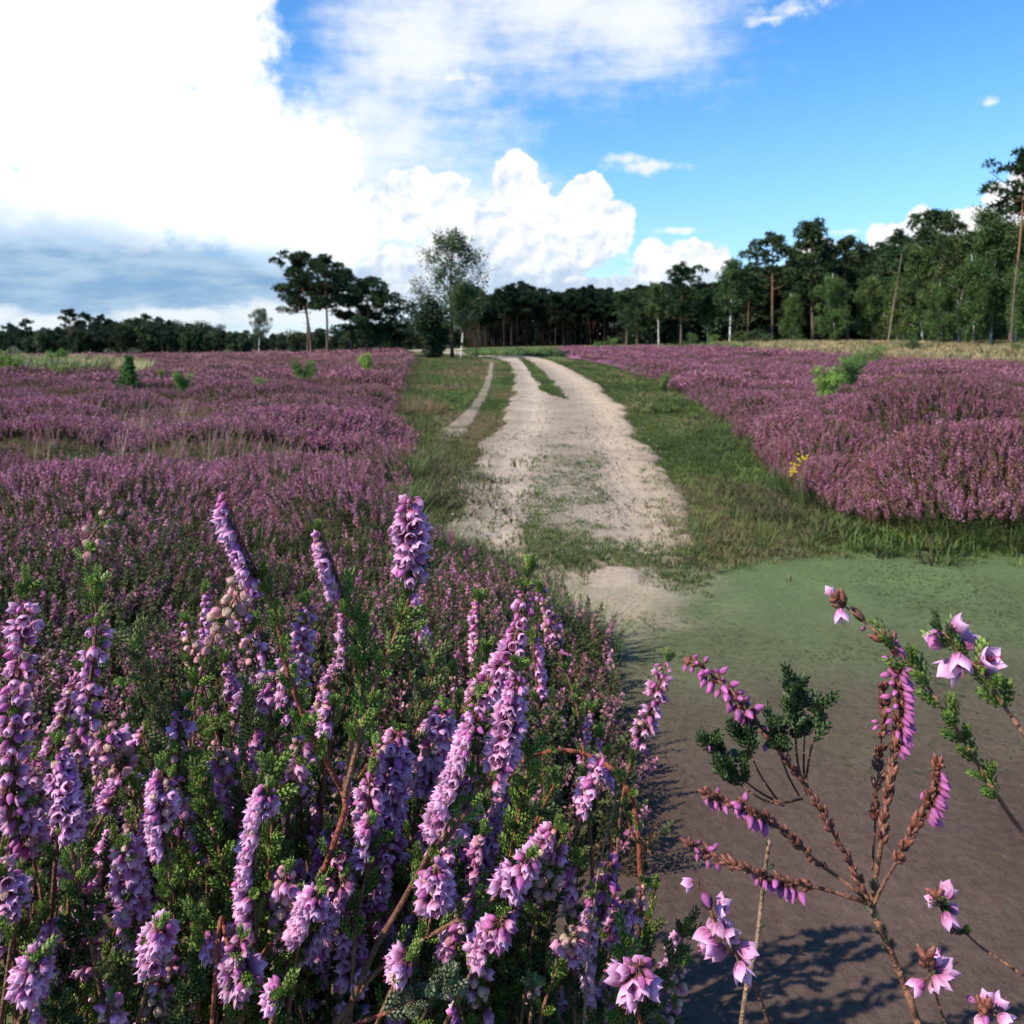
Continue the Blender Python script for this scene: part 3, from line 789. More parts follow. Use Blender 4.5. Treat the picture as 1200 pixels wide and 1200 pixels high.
for side, poly, nm, lab in ((-1, HEATH_L, 'heather', 'flowering purple heather covering the open heath left of the path'),
                            (1, HEATH_R, 'heather', 'flowering purple heather covering the heath right of the path')):
    mb = MB()
    heather_scatter(mb, poly, 26000 if side < 0 else 22000, 1.6, 9.5, H0, .17, side, 1.3, .12 if side < 0 else .08)
    heather_scatter(mb, poly, 46000, 9, 22, H1, .20, side, 1.4, .06)
    heather_scatter(mb, poly, 56000, 21, 55, H2, .26, side, 1.2)
    heather_scatter(mb, poly, 44000, 52, 130, H3, .36, side, 1.0)
    heather_bed(mb, poly, 1.5, 140, side)
    tag(mb.build(nm, [M_HEATH, M_EARTH], smooth=False), lab, 'heather', kind='stuff')
# tall pale grass stalks standing in the left heather
def stalks():
    mb_items = []
    cl = ground_poly([(75, 500), (205, 520), (225, 500), (255, 530), (270, 545), (190, 560), (290, 560), (320, 540), (350, 530), (150, 520), (100, 545), (40, 520), (395, 520)])
    pts = []
    for c in cl:
        n = 16; s = .18 + .02 * c[1]
        pts.append(c + rng.normal(0, s, (n, 2)))
    return np.concatenate(pts)
grass_object('grass_stalks', 'thin straw coloured grass stalks standing above the heather', [(stalks(), T_STALK, .52, [(.40, .28, .19), (.34, .24, .15), (.42, .34, .22)], .2)])
# greener grass tufts growing low between the heather close by
pg = np.vstack([thin(pts_in(HEATH_L, 6000, 3.4, 9, 1.6), 93, .42, .6, 1.0), thin(pts_in(HEATH_R, 3000, 5, 9, 1.6), 95, .45, .6, 1.0)])
pe2 = ground_poly([(x, 612 + 6 * math.sin(x)) for x in range(900, 1240, 3)]); pe2 = pe2 + rng.normal(0, .12, pe2.shape)
grass_object('heath_grass', 'green grass growing up between the heather clumps', [(pg, T_TUFT, .26, [(.10, .15, .04), (.14, .17, .06), (.08, .12, .035)], .3), (pe2[::3], T_TUFT, .16, [(.05, .075, .03), (.06, .08, .035)], .3)])
# ------------------------------------------------------------------ trees
def tuft_tpl(n, seed, w=.10, up=.2):
    r = np.random.default_rng(seed); V = []; T = []
    for i in range(n):
        z = r.uniform(-.35, 1); a = r.uniform(0, 2 * np.pi); q = np.sqrt(1 - min(z * z, .99))
        d = np.array([q * np.cos(a), q * np.sin(a), z + up]); d /= np.linalg.norm(d)
        s = np.cross(d, r.normal(size=3)); s /= np.linalg.norm(s)
        b = len(V); V += [d * .12 - s * w, d * .12 + s * w, d * r.uniform(.7, 1.1)]; T.append([b, b + 1, b + 2])
    return np.array(V), np.array(T)
NEEDLE = tuft_tpl(7, 3, .15)
def leaf_tpl(n, seed, sz=.3):
    r = np.random.default_rng(seed); V = []; Q = []
    for i in range(n):
        c = r.normal(0, .42, 3); d = r.normal(size=3); d /= np.linalg.norm(d); a = np.cross(d, r.normal(size=3)); a /= np.linalg.norm(a)
        s = sz * r.uniform(.6, 1.2); b = len(V); V += [c - d * s, c + a * s * .6, c + d * s, c - a * s * .6]; Q.append([b, b + 1, b + 2, b + 3])
    return np.array(V), np.array(Q)
LEAVES = leaf_tpl(7, 5)

def limb(mb, pts, r0, r1, col, k=5, n=8):
    P = spline(pts, n); v, f = tube(P, np.linspace(r0, r1, n), k); mb.add(v, f, col); return P

def clump(mb, c, rad, n, size, col, tpl, r, shell=.55):
    """one cushion of foliage: tufts through an uneven ellipsoid, more of them towards its upper skin"""
    d = r.normal(size=(n, 3)); d /= np.linalg.norm(d, axis=1, keepdims=True)
    rr = (shell + (1 - shell) * r.uniform(0, 1, n) ** .5)[:, None] * (1 + .35 * (r.uniform(0, 1, (n, 1)) - .5))
    p = c + d * rr * np.asarray(rad)
    out = norm(d * [1, 1, .7] + [0, 0, .55] + r.normal(0, .35, (n, 3)))
    M = frames(out, r.uniform(0, 6.28, n)) * (size * r.uniform(.65, 1.25, n))[:, None, None]
    cc = np.asarray(col)[None, None] * r.uniform(.65, 1.4, (n, 1, 1))
    mb.scatter(tpl[0], tpl[1], M, p, cc)

def pine_meshes(seed, H, crown0=.5, width=.32, layers=9, lean=0.0, dens=1.0, col=(.030, .058, .022), tuft=.42, one_side=0.0, trunk_r=.016, bark=1.0):
    r = np.random.default_rng(seed); tr = MB(); cr = MB()
    bend = r.normal(0, .02, 2) * H
    pts = np.array([[0, 0, -.15], [lean * H * .2 + bend[0] * .4, bend[1] * .4, H * .3], [lean * H * .55 + bend[0], bend[1], H * .62], [lean * H * .9 + bend[0] * .5, bend[1] * .3, H * .97]])
    P = spline(pts, 16); R = np.linspace(H * trunk_r, H * .004, 16) * (1 + .25 * np.exp(-np.linspace(0, 1, 16) / .05))
    v, f = tube(P, R, 8)
    h = np.clip(v[:, 2:3] / H, 0, 1)
    c = np.array([.115, .085, .065]) * (1 - sstep(.3, .6, h)) + np.array([.24, .125, .07]) * sstep(.3, .6, h)
    c = c * bark
    tr.add(v, f, c)
    trunk_at = lambda t: np.array([np.interp(t * H, P[:, 2], P[:, k]) for k in (0, 1)] + [t * H])
    n = int(layers * 2.6)
    for i in range(n):
        t = crown0 + (1 - crown0) * ((i + r.uniform()) / n)
        q = (t - crown0) / (1 - crown0)
        a = i * 2.4 + r.uniform(-.5, .5)
        prof = (.45 + .75 * math.sin(math.pi * min(1, q * .85 + .12))) * (1 - .55 * q ** 2)
        L = H * width * prof * r.uniform(.45, 1.1)
        dx = np.array([math.cos(a), math.sin(a), 0]); dx[0] += one_side
        b0 = trunk_at(t); rise = r.uniform(-.05, .45) + .4 * q
        tip = b0 + dx * L + [0, 0, L * rise]
        mid = b0 + dx * L * .5 + [0, 0, L * rise * .25]
        limb(tr, [b0, mid, tip], H * .0055 * (1.2 - q), H * .0015, (.14, .085, .06), 4, 6)
        for j in range(r.integers(2, 4)):
            s = [1.0, .68, .4][j]
            cpos = b0 + (tip - b0) * s + r.normal(0, .05, 3) * L + [0, 0, .03 * H * r.uniform(0, 1)]
            rad = np.array([1, 1, .42]) * H * width * r.uniform(.20, .36) * (1.0 if j == 0 else .8) * (1 - .35 * q)
            clump(cr, cpos, rad, max(8, int(34 * dens * (rad[0] / (H * .08)) ** 1.5)), tuft * H / 12 * r.uniform(.85, 1.15), np.array(col) * r.uniform(.7, 1.35), NEEDLE, r)
    clump(cr, trunk_at(.985), np.array([.09, .09, .05]) * H * width / .32, int(40 * dens), tuft * H / 12, np.array(col), NEEDLE, r)
    # dead snags under the crown
    for i in range(5):
        t = r.uniform(crown0 * .55, crown0); a = r.uniform(0, 6.28); b0 = trunk_at(t); L = H * r.uniform(.03, .09)
        limb(tr, [b0, b0 + np.array([math.cos(a), math.sin(a), .1]) * L], H * .003, H * .001, (.10, .075, .06), 3, 3)
    return tr.mesh('trunk', M_BARK), cr.mesh('crown', M_PINE, smooth=False)

def birch_meshes(seed, H, crown0=.3, width=.26, lean=0.0, dens=1.0, col=(.085, .135, .040), leaf=.26, white=True, droop=.25, airy=0.0, trunk_r=.011):
    r = np.random.default_rng(seed); tr = MB(); cr = MB()
    bend = r.normal(0, .025, 2) * H
    pts = np.array([[0, 0, -.15], [lean * H * .25 + bend[0] * .5, bend[1] * .5, H * .33], [lean * H * .6 + bend[0], bend[1], H * .66], [lean * H, bend[1], H * .98]])
    P = spline(pts, 16); v, f = tube(P, np.linspace(H * trunk_r, H * .003, 16), 8)
    bark = np.array([.62, .59, .53]) if white else np.array([.12, .09, .07])
    tr.add(v, f, np.tile(bark, (len(v), 1)))
    trunk_at = lambda t: np.array([np.interp(t * H, P[:, 2], P[:, k]) for k in (0, 1)] + [t * H])
    n = 24
    for i in range(n):
        t = crown0 + (.97 - crown0) * ((i + r.uniform()) / n); q = (t - crown0) / (1 - crown0); a = i * 2.4 + r.uniform(-.6, .6)
        prof = (.55 + .6 * math.sin(math.pi * min(1, .15 + q * .8))) * (1 - .6 * q ** 2.2)
        L = H * width * prof * r.uniform(.55, 1.15); dx = np.array([math.cos(a), math.sin(a), 0])
        b0 = trunk_at(t * .9); up = r.uniform(.5, 1.1)
        tip = b0 + dx * L + [0, 0, L * up]
        B = limb(tr, [b0, b0 + dx * L * .45 + [0, 0, L * up * .65], tip], H * .0045 * (1.1 - q * .7), H * .001, bark * (.55 if white else 1), 4, 7)
        for j in range(4):
            s = .35 + .65 * (j + r.uniform()) / 4; k = s * 6; cpos = B[min(6, int(k))] + r.normal(0, .03, 3) * H * width / .26
            if r.uniform() < airy: continue
            rad = np.array([1, 1, 1.0 + droop]) * H * width * r.uniform(.16, .30)
            cpos = cpos - [0, 0, droop * rad[2] * .6]
            clump(cr, cpos, rad, max(6, int(20 * dens)), leaf * H / 12 * 1.4, np.array(col) * r.uniform(.7, 1.35), LEAVES, r, .2)
    return tr.mesh('trunk', M_BIRCHBARK), cr.mesh('crown', M_BIRCHLEAF, smooth=False)

def bush_meshes(seed, H, W, col=(.08, .14, .035), dens=1.0, leaf=.10, stems=7):
    r = np.random.default_rng(seed); tr = MB(); cr = MB()
    for i in range(stems):
        a = r.uniform(0, 6.28); L = W * r.uniform(.2, .55); hh = H * r.uniform(.55, 1)
        d = np.array([math.cos(a), math.sin(a), 0])
        B = limb(tr, [[0, 0, -.05], d * L * .4 + [0, 0, hh * .5], d * L + [0, 0, hh]], H * .02, H * .005, (.10, .075, .05), 4, 6)
        for j in range(5):
            c = B[1 + j] + r.normal(0, .05, 3) * W
            c[2] = max(c[2], .12 * H)
            clump(cr, c, np.array([.24, .24, .16]) * [W, W, H], max(5, int(16 * dens)), leaf, np.array(col) * r.uniform(.7, 1.4), LEAVES, r, .2)
    return tr.mesh('stem', M_BARK), cr.mesh('foliage', M_BIRCHLEAF, smooth=False)

def tree(name, loc, meshes, label, cat, group=None, rz=0.0, sc=1.0):
    root = empty(name, loc); root.rotation_euler.z = rz; root.scale = (sc, sc, sc) if np.isscalar(sc) else sc
    link(meshes[0].name.split('.')[0], meshes[0], root); link(meshes[1].name.split('.')[0], meshes[1], root)
    return tag(root, label, cat, group)
def ground_loc(px, Y):
    x = (px - 600) / F * Y
    return (x, Y, float(terrain(x, Y)) - .03)
def htop(py_top, loc):
    """height that reaches a row of the photograph from that base"""
    return (CAMH - (py_top - HZ) / F * loc[1] - loc[2]) * 1.03

# ---- the pine group left of the path
PG = 'tall pines of the group left of the path'
for px, top, Y, seed, kw, lab in [
    (361, 333, 78, 21, dict(crown0=.55, width=.30, layers=6, lean=-.06, one_side=-.25), 'leftmost pine of the left group, bare leaning trunk under a flat crown'),
    (366, 308, 74, 22, dict(crown0=.50, width=.30, layers=8, lean=-.10), 'tallest pine of the left group, left of its dense neighbour, tilted trunk'),
    (384, 311, 72, 23, dict(crown0=.48, width=.30, layers=8, lean=-.05), 'broad flat topped pine with straight bare trunk in the middle of the left group'),
    (412, 324, 76, 24, dict(crown0=.40, width=.28, layers=8, lean=-.10), 'dark pine with a slanting trunk between the flat topped pine and the wide low pine'),
    (430, 336, 73, 25, dict(crown0=.22, width=.46, layers=10, lean=.02), 'wide low pine with spreading dark boughs near the ground, left of the path'),
    (446, 350, 77, 26, dict(crown0=.25, width=.50, layers=8, lean=.06), 'short spreading pine at the right end of the left pine group')]:
    loc = ground_loc(px, Y); H = htop(top, loc)
    tree('pine_tree', loc, pine_meshes(seed, H, dens=1.25, tuft=.46, trunk_r=.017, **kw), lab, 'pine tree', PG)
loc = ground_loc(346, 76); tree('shrub', loc, bush_meshes(31, 2.6, 2.0, (.03, .06, .02), 1.2, .2), 'dark bushy shrub at the foot of the leaning pines', 'shrub')
loc = ground_loc(303, 95); tree('birch_tree', loc, birch_meshes(32, htop(357, loc), .35, .22, dens=.8, airy=.25, col=(.06, .085, .04)), 'small lone birch standing free left of the pine group', 'birch tree')
loc = ground_loc(530, 68); tree('birch_tree', loc, birch_meshes(36, htop(266, loc), .24, .34, lean=.03, dens=1.0, airy=.30, col=(.070, .105, .045), white=False, trunk_r=.015), 'tall airy birch with an open crown beside the bend of the path', 'birch tree')
loc = ground_loc(508, 66); tree('oak_tree', loc, bush_meshes(37, htop(355, loc), 3.4, (.022, .042, .018), 3.0, .34, 9), 'low dark round oak under the tall airy birch', 'oak tree')
loc = ground_loc(540, 64); tree('birch_tree', loc, birch_meshes(38, htop(332, loc), .35, .26, dens=1.2, col=(.05, .085, .03), lean=.03), 'young birch with a white trunk right of the tall airy birch', 'birch tree')

# ---- the pine wood closing the view behind the bend
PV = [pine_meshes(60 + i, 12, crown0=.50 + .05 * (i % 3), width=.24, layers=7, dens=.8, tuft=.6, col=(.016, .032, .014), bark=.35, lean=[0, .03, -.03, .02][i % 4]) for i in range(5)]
protos = {}
def put(key, name, meshes, loc, H, H0, label, cat, group, rz):
    """first of a kind is built, the others are copies that share its meshes"""
    s = H / H0
    if key not in protos:
        o = tree(name, loc, meshes, label, cat, group, rz, s); protos[key] = o
    else:
        o = copy_tree(protos[key]); o.location = loc; o.rotation_euler.z = rz; o.scale = (s, s, s)
        if label: o['label'] = label
        if group: o['group'] = group
    return o
rr = np.random.default_rng(5)
for row in range(6):
    for i in range(27):
        px = 552 + i * 9.0 + rr.uniform(-3.5, 3.5) + (row % 2) * 4
        Y = 150 + row * 5 + rr.uniform(-1.5, 1.5)
        if px > 790: continue
        loc = ground_loc(px * (Y / 150) + 600 * (1 - Y / 150), Y)
        top = 349 + 5 * math.sin(px * .09) + rr.normal(0, 3.2) - (4 if rr.uniform() < .15 else 0)
        k = int(rr.integers(0, 5))
        put(('wood', k), 'pine_tree', PV[k], loc, htop(top, loc), 12, 'slim dark pine in the close ranks of the wood behind the bend', 'pine tree', 'pines of the dark wood behind the bend', rr.uniform(0, 6.28))
# shade dense undergrowth in the depth of the wood
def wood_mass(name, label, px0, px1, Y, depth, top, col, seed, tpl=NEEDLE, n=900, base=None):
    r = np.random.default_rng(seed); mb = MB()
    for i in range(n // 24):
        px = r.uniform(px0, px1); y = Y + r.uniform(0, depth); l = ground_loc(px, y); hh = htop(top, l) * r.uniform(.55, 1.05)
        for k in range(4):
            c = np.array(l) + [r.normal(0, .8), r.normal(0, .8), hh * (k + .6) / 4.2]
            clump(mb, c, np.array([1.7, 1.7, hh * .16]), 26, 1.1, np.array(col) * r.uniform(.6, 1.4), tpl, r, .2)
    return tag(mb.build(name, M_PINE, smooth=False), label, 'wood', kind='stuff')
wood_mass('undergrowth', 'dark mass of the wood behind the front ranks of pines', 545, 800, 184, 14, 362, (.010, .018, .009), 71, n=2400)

# ---- the tall mixed wood on the right
RW = 'trees at the front of the right wood'
RP = [pine_meshes(80 + i, 13, crown0=[.38, .45, .3, .5][i], width=[.27, .25, .30, .24][i], layers=[10, 8, 11, 8][i], dens=1.0, tuft=.50, col=(.034, .060, .023)) for i in range(4)]
RB = [birch_meshes(90 + i, 12, crown0=[.12, .35, .05][i], width=[.24, .20, .30][i], dens=[1.3, 1.0, 1.8][i], col=[(.056, .095, .026), (.058, .094, .028), (.075, .12, .032)][i], lean=[.02, -.03, 0][i]) for i in range(3)]
front = [  # px of base, row of top, distance, kind, label
    (772, 330, 106, 'b1', 'slender pale birch at the left end of the right wood'),
    (798, 317, 102, 'p0', 'round topped pine second from the left end of the right wood'),
    (829, 345, 104, 'b1', 'thin birch between the round topped pine and the white stemmed birch'),
    (855, 302, 99, 'b1', 'birch with a bright white bare trunk in front of black shade'),
    (876, 318, 106, 'p1', 'dark pine just right of the bright white birch trunk'),
    (905, 286, 100, 'p1', 'pine with an open tufted crown standing above its neighbours'),
    (930, 315, 106, 'p2', 'dense dark pine between the open crowned pine and the tallest layered pine'),
    (953, 271, 97, 'p0', 'tall layered pine in the middle of the right wood'),
    (978, 322, 90, 'b2', 'broad light green birch hanging to the ground in the middle of the right wood'),
    (994, 287, 100, 'p3', 'flat topped pine behind the broad light green birch'),
    (1022, 326, 92, 'b2', 'rounded leafy birch right of the broad light green birch'),
    (1052, 300, 96, 'p1', 'pine behind the leaning bare trunk'),
    (1082, 290, 84, 'b0', 'large leafy birch clothed to the ground right of the leaning bare trunk'),
    (1100, 261, 94, 'p2', 'broad dark crowned pine behind the large leafy birch'),
    (1124, 270, 82, 'b1', 'birch with a straight white trunk right of the large leafy birch'),
    (1160, 243, 80, 'b0', 'tall feathery birch near the right end of the wood'),
    (1190, 262, 84, 'b0', 'leafy birch behind the tall lone pine trunk at the edge'),
    (1140, 300, 78, 'b2', 'full light birch filling the space under the tall feathery birch'), (1104, 332, 80, 'b2', 'low leafy birch in front of the straight white trunk'), (1060, 330, 88, 'b2', 'low leafy birch just right of the leaning bare trunk'), (1205, 300, 74, 'b2', 'low leafy birch at the very right edge of the wood'), (925, 345, 94, 'b2', 'small leafy birch under the open crowned pine'), (1222, 250, 84, 'b2', None), (1250, 240, 80, 'p0', None), (1290, 240, 82, 'b0', None)]
KIND = {'p': ('pine_tree', 'pine tree', RP, 13), 'b': ('birch_tree', 'birch tree', RB, 12)}
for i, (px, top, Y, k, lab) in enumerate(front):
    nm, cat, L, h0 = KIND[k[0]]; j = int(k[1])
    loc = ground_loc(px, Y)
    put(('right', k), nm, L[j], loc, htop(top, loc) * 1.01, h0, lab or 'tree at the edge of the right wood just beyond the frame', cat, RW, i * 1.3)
# tall leaning pine at the right edge
loc = ground_loc(1184, 64)
tree('pine_tree', loc, pine_meshes(99, htop(194, loc), crown0=.70, width=.15, layers=7, lean=.085, dens=.9, tuft=.42, trunk_r=.0065), 'very tall thin leaning pine at the right edge, highest of all', 'pine tree', RW)
# back ranks filling the wood
for row in range(4):
    for i in range(21):
        px = 742 + i * 26 + rr.uniform(-9, 9); Y = 110 + row * 6 + rr.uniform(-2, 2)
        u = (px - 740) / 460
        top = 349 - 76 * max(0, min(1, u * 1.05)) + rr.normal(0, 7) + 6
        loc = ground_loc(px * 1.0, Y); k = int(rr.integers(0, 4))
        put(('right', 'p%d' % k), 'pine_tree', RP[k], loc, htop(top, loc), 13, 'dark pine in the shaded ranks behind the front trees of the right wood', 'pine tree', 'pines in the depth of the right wood', rr.uniform(0, 6.28))
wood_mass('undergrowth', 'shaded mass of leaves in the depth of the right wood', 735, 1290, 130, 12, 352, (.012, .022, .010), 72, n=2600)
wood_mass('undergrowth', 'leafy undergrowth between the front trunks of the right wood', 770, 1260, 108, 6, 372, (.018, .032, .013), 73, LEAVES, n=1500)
# leaning bare trunks
def bare(px0, top, px1, Y, col, lab, mat=None):
    loc = ground_loc(px0, Y); H = htop(top, loc); dx = (px1 - px0) / F * Y
    mb = MB(); P = spline([[0, 0, -.1], [dx * .4, .2, H * .4], [dx, .4, H]], 12); v, f = tube(P + np.array(loc), np.linspace(.10, .035, 12), 7); mb.add(v, f, col)
    r = np.random.default_rng(int(px0))
    for i in range(5):
        k = r.integers(4, 11); a = r.uniform(0, 6.28); b = P[k] + np.array(loc)
        limb(mb, [b, b + np.array([math.cos(a), math.sin(a), .6]) * r.uniform(.4, 1)], .025, .008, col, 4, 4)
    root = empty('dead_tree', loc); mb.build('trunk', mat or M_BARK, root, loc)
    tag(root, lab, 'dead tree', 'leaning bare trunks at the front of the right wood')
bare(1040, 300, 1059, 86, (.20, .16, .13), 'leaning bare brown trunk left of the large leafy birch')
bare(1112, 308, 1141, 80, (.30, .27, .23), 'slanting pale birch trunk leaning to the right', M_BIRCHBARK)

# ---- shrubs along the foot of the woods and over the heath
SB = [bush_meshes(110 + i, 1.6, 1.8, [(.09, .15, .04), (.07, .12, .035), (.11, .17, .045)][i], 1.0, .13) for i in range(3)]
for px, py, top, k, lab in [
    (1158, 402, 348, 0, 'bright green rounded bush under the birches at the right edge'), (1040, 402, 382, 1, 'dark green bush at the foot of the leaning bare trunk'),
    (1066, 416, 392, 1, 'low spreading green bush in the straw grass before the right wood'), (1022, 430, 403, 2, 'light green bush standing in the straw grass at the heath edge'),
    (980, 403, 390, 1, None), (935, 404, 392, 1, None), (895, 405, 390, 1, None), (868, 405, 388, 1, None), (835, 405, 392, 2, None), (812, 405, 390, 1, None), (717, 408, 396, 2, None), (700, 409, 400, 2, None), (1120, 404, 388, 0, None), (1195, 416, 398, 1, 'small green bush in the straw grass at the right edge')]:
    x, Y = on_ground(px, py); loc = (x, Y, float(terrain(x, Y)) - .02)
    if Y > 130: loc = ground_loc(px, 98 if px > 740 else 120)
    put(('shrub', k), 'shrub', SB[k], loc, htop(top, loc), 1.6, lab or 'small green shrub in the row along the foot of the dark wood', 'shrub', 'green shrubs along the foot of the woods', px * .7)
for px, py, top, k, lab in [
    (8, 453, 428, 0, 'bright green bush at the left edge of the heath'), (67, 436, 419, 0, 'small green bush in the pale grass of the left heath'),
    (305, 479, 454, 2, 'yellow green sapling standing right of the little pine'), (357, 461, 436, 1, 'wide low green bush in the middle of the left heath'),
    (433, 449, 428, 2, 'light green bush near the verge of the left heath'), (216, 471, 446, 0, 'green sapling just right of the little pine'),
    (188, 453, 438, 2, 'pale green small bush behind the little pine'), (292, 452, 440, 1, 'low dark green bush left of the wide low bush'),
    (120, 448, 438, 1, 'faint low bush left of the little pine'), (776, 462, 440, 1, 'grey green small bush at the right verge of the path'),
    (968, 484, 438, 2, 'light green birch sapling rising from the right heather'), (990, 462, 420, 1, 'darker sapling just behind the light green birch sapling')]:
    x, Y = on_ground(px, py); loc = (x, Y, float(terrain(x, Y)) + (.25 if px < 600 else .1))
    H = htop(top, loc) * (1.9 if px < 600 else 1.05); o = put(('sapling', k), 'shrub', bush_meshes(130 + k, 1.0, .95, [(.17, .28, .05), (.12, .21, .05), (.21, .31, .06)][k], 2.0, .085) if ('sapling', k) not in protos else None, loc, H, 1.0, lab, 'shrub', 'young bushes scattered over the heath', px * .7)
    o.scale = (H * [1.0, 1.0, .75][k], H, H)
# the little pine
x, Y = on_ground(151, 466); loc = (x, Y, float(terrain(x, Y)) - .02)
def little_pine(H):
    r = np.random.default_rng(3); tr = MB(); cr = MB()
    limb(tr, [[0, 0, -.05], [.01, 0, H * .5], [0, 0, H * .97]], H * .03, H * .008, (.14, .10, .06), 6, 8)
    for i in range(34):
        t = .12 + .85 * (i / 34); a = i * 2.4; L = H * .30 * (1 - t) ** 1.1 * r.uniform(.6, 1.1) + .03; d = np.array([math.cos(a), math.sin(a), 0])
        b = np.array([0, 0, t * H]); tip = b + d * L + [0, 0, L * .5]
        limb(tr, [b, tip], H * .008, H * .003, (.12, .10, .05), 4, 3)
        for s in (.45, .75, 1.0): clump(cr, b + (tip - b) * s, np.array([.035, .035, .05]) * H, 5, .09 * H, np.array([.10, .20, .05]) * r.uniform(.7, 1.3), NEEDLE, r)
    clump(cr, np.array([0, 0, H * .97]), np.array([.02, .02, .06]) * H, 10, .09 * H, (.08, .15, .045), NEEDLE, r)
    return tr.mesh('trunk', M_BARK), cr.mesh('crown', M_PINE, smooth=False)
tree('pine_tree', loc, little_pine(htop(420, loc)), 'knee high young pine standing alone in the left heather', 'pine tree')

# ---- the far line of trees across the left horizon
FP = [pine_meshes(140 + i, 10, crown0=[.3, .4, .22][i], width=[.30, .26, .34][i], layers=7, dens=.55, tuft=.75, col=(.030, .050, .026)) for i in range(3)]
FB = [birch_meshes(150 + i, 9, crown0=.12, width=.34, dens=.9, leaf=.5, col=(.042, .068, .026)) for i in range(2)]
FBU = [bush_meshes(155 + i, 5, 4.6, [(.024, .040, .020), (.036, .060, .024)][i], 1.5, .5) for i in range(2)]
for px, top, k, lab in [(80, 366, 0, 'flat topped pine rising highest in the far line of trees on the left'), (100, 371, 1, 'pine just right of the highest in the far left line'), (117, 373, 1, 'pine with pale twin stems in the far left line of trees'), (30, 378, 2, 'pine tip showing above the far left line near the frame edge')]:
    loc = ground_loc(px, 168); put(('far', 'p', k), 'pine_tree', FP[k], loc, htop(top, loc), 10, lab, 'pine tree', 'taller pines of the far line of trees', px)
for row in range(4):
    for i in range(47):
        px = -30 + i * 13 + rr.uniform(-5, 5) + row * 5; Y = 165 + row * 9 + rr.uniform(-2, 2)
        if px > 575: continue
        top = 384 + 6 * math.sin(px * .021 + 1.0) + (3 if px > 180 else -1) + rr.normal(0, 2.5) + (0 if row else 5)
        loc = ground_loc(px, Y); q = rr.uniform()
        if q < .36: key, nm, cat, ms, h0 = ('far', 'p', int(rr.integers(0, 3))), 'pine_tree', 'pine tree', FP, 10
        elif q < .7: key, nm, cat, ms, h0 = ('far', 'b', int(rr.integers(0, 2))), 'birch_tree', 'birch tree', FB, 9
        else: key, nm, cat, ms, h0 = ('far', 'u', int(rr.integers(0, 2))), 'oak_tree', 'oak tree', FBU, 5
        word = {'p': 'dark green pine', 'b': 'mid green birch', 'u': 'round dark oak'}[key[1]]
        put(key, nm, ms[key[2]], loc, htop(top, loc), h0, word + ' in the far line of trees along the left horizon', cat, 'far line of trees along the left horizon', rr.uniform(0, 6.28))

# ---- small things by the path and the pines
def branch_pile(px, py, lab, seed):
    x, Y = on_ground(px, py); r = np.random.default_rng(seed); mb = MB(); z = float(terrain(x, Y))
    for i in range(5):
        a = r.uniform(0, 6.28); L = r.uniform(.8, 1.8); p = np.array([x + r.normal(0, .4), Y + r.normal(0, .3), z + .08])
        limb(mb, [p, p + np.array([math.cos(a), math.sin(a), .25]) * L * .6, p + np.array([math.cos(a + .2), math.sin(a + .2), .35]) * L], .06, .02, (.16, .12, .09), 5, 6)
    tag(mb.build('fallen_branch', M_BARK, origin=(x, Y, z)), lab, 'branch')
branch_pile(398, 416, 'dead grey branches lying under the wide low pine', 4)
branch_pile(462, 413, 'dead branches lying on the heath between pines and airy birch', 6)
def post(px, top, py, lab):
    x, Y = on_ground(px, py); z = float(terrain(x, Y)); H = CAMH - (top - HZ) / F * Y - z; mb = MB()
    v, f = tube(spline([[x, Y, z - .1], [x + .01, Y, z + H * .5], [x + .02, Y, z + H]], 6), [.05, .05, .048, .048, .046, .045], 8); mb.add(v, f, (.17, .135, .11))
    tag(mb.build('wooden_post', M_BARK, origin=(x, Y, z)), lab, 'post')
post(558, 396, 419, 'short grey wooden post at the bend of the sandy path')
def twig(px, top, py, lab):
    x, Y = on_ground(px, py); z = float(terrain(x, Y)); H = CAMH - (top - HZ) / F * Y - z; mb = MB()
    limb(mb, [[x, Y, z - .05], [x + .02, Y, z + H * .5], [x + .01, Y, z + H]], .016, .007, (.13, .09, .07), 5, 6)
    for i in range(4): limb(mb, [[x + .01, Y, z + H * (.4 + .14 * i)], [x + (-1) ** i * .12, Y + .03, z + H * (.55 + .14 * i)]], .006, .002, (.12, .09, .07), 3, 3)
    tag(mb.build('bare_sapling', M_BARK, origin=(x, Y, z)), lab, 'sapling')
twig(505, 421, 452, 'thin bare sapling on the left grass verge, nearer one'); twig(535, 405, 437, 'thin bare sapling on the left grass verge below the young birch')

